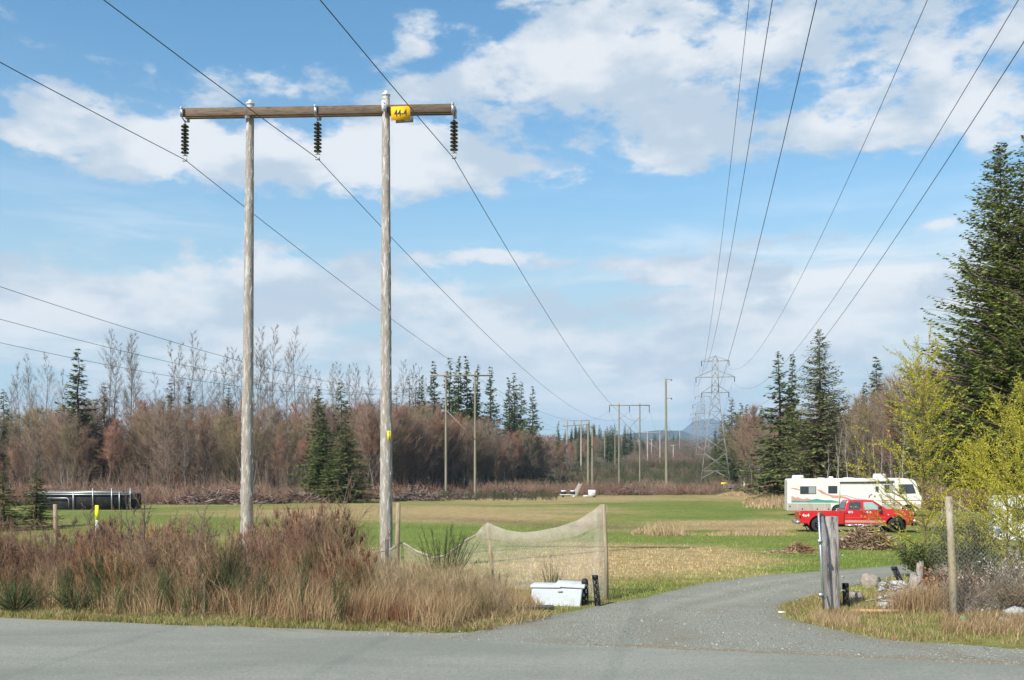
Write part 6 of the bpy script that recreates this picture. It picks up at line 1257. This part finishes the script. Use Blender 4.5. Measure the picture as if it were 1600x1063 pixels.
# boxes at the far edge of the meadow
PM = 1 / (FPX / 150)
pl = thing('low_pallet', 'long low white pallet carrying two black boxes at the far edge of the meadow', 'pallet', at(887.5, 150)); pw = 13 * 150 / FPX
MB().box((0, 0, .38), (pw, .5, .05)).build('deck', m_white, pl); [MB().box((x_, 0, .15), (.12, .45, .18)).build('leg', m_white if k_ else m_plastic, pl) for k_, x_ in enumerate((-.75, .85))]
for px, lab in ((880.5, 'black box with flat white lid, left one on the low white pallet'), (895, 'black box with taller white lid, right one on the low white pallet')):
    b = thing('lidded_box', lab, 'box', at(px, 150) + Vector((0, 0, .44))); MB().box((0, 0, .2), (.34, .3, .2)).build('box', m_plastic, b); MB().box((0, 0, .50), (.36, .32, .10)).build('lid', m_white, b)
wb = thing('white_cabinet', 'white cabinet with low side shelf on the far edge of the meadow', 'cabinet', at(925, 150), R(-10)); MB().box((0, 0, .58), (.52, .4, .52)).build('body', m_white, wb); MB().box((-.95, 0, .22), (.40, .3, .10), top=.7).build('side_shelf', m_white, wb); MB().box((-.1, -.41, .66), (.4, .01, .025)).build('slot', m_plastic, wb); MB().box((.35, -.42, .12), (.10, .03, .08)).build('foot', m_plastic, wb)
for sx_ in (-.4, .4): MB().box((sx_, 0, .03), (.05, .35, .06)).build('foot', m_plastic, wb)
st_ = stump('charred black stump leaning in the brambles behind the white lidded boxes', 899, 768, 2.0, .45, .5, 9); st_.location = at(898, 157)
# field gate
fg = thing('field_gate', 'pale tubular field gate at the foot of the steel pylon', 'gate', at(1145, 172)); sc_ = 172 / FPX
mb = MB(); W2 = 14 * sc_
for z_ in (.45, .85, 1.25, 1.65): MB().tube([(-W2, 0, z_), (W2, 0, z_)], .035, 6).build('rail', m_tower, fg)
for x_ in (-W2, 0, W2): MB().tube([(x_, 0, .3), (x_, 0, 1.75)], .04, 6).build('upright', m_tower, fg)
post('gate_post', 'grey wooden post right of the tubular field gate', 1163, 0, 752.5, 172, .36, m_palepole)
o = MB().box((0, 0, 1.9), (.5, .05, .16)).build('yellow_sign', M('sign_bright_yellow', (.75, .62, .05), .5)); o.location = at(1131, 176); tag(o, 'small yellow sign at the foot of the steel pylon', 'sign'); MB().tube([(0, 0, 0), (0, 0, 1.8)], .04, 5).build('sign_post', m_tower, o)
# black shelter
sh_ = thing('black_shelter', 'long low black shade cloth shelter with grey pipe frame in the left meadow', 'shelter', at(137, 94)); kk = 94 / FPX; m_cloth = M('shade_cloth', (.012, .012, .014), .85, n1=(2, (.03, .028, .028), .45, .7, 4))
z0 = sh_.location.z; X0, X1 = (60 - 137) * kk, (203 - 137) * kk; zt2 = hz(772, 94) - z0
MB().box(((X0 + X1) / 2, 1.5, zt2 / 2), ((X1 - X0) / 2, 1.4, zt2 / 2)).build('cloth', m_cloth, sh_)
for y_, z_ in ((-.05, zt2 + .12), (-.05, zt2 - .05), (3.0, zt2 + .18)): MB().tube([(X0 - 1, y_, z_), (X1, y_, z_)], .055, 6).build('rail', m_galv, sh_)
for px in (115, 145.5, 175, 187, 204): MB().tube([((px - 137) * kk, -.08, 0), ((px - 137) * kk, -.08, zt2 + (.55 if px in (145.5, 175, 204) else .2))], .05, 6).build('upright', m_galv, sh_)
MB().tube([((75 - 137) * kk, -.12, zt2 - .38), ((105 - 137) * kk, -.12, zt2 - .38), ((108 - 137) * kk, -.12, zt2 - .5), ((108 - 137) * kk, -.12, .1)], .05, 6).build('bent_pipe', m_galv, sh_)
# gravel stones
n_ = 24000; d = rng.uniform(15.3, 29, n_); px = rng.uniform(560, 1650, n_); x_ = (px - CX) / FPX * d
ry_ = 20.3 - .2795 * (x_ + 10.45); ins = drive_inside(x_, d) | ((d > ry_ - .15) & (d < ry_ + np.interp(x_, [-30, -12, -7, -2, 0, 5, 7, 10, 40], [.1, .12, .25, .6, 1.2, 2.2, 2.1, 1.4, 1.0])))
ins &= d > ry_ - .2; ins &= (vnoise(x_, d, 1.1, 401) > rng.uniform(.25, .62, n_)) ; x_, d = x_[ins], d[ins]; n_ = len(x_); tv = np.array([(1, 0, -.3), (-.5, .8, -.3), (-.5, -.8, -.3), (.1, 0, .7)]); tt = np.array([(0, 1, 3), (1, 2, 3), (2, 0, 3)])
gc = np.array([(.27, .27, .23), (.36, .36, .32), (.16, .16, .135), (.30, .27, .21)])[rng.integers(4, size=n_)]
tag(MB().stamp((tv, tt, np.zeros((0, 4), int), np.ones((4, 3))), np.stack([x_, d, .018 + 0 * d], 1), rng.uniform(0, 6.28, n_), rng.uniform(.007, .018, n_) * (1 + .9 * (rng.random(n_) > .93)), tint=gc).build('loose_gravel', M('stone', vcol=True, rough=.9)), kind='stuff')
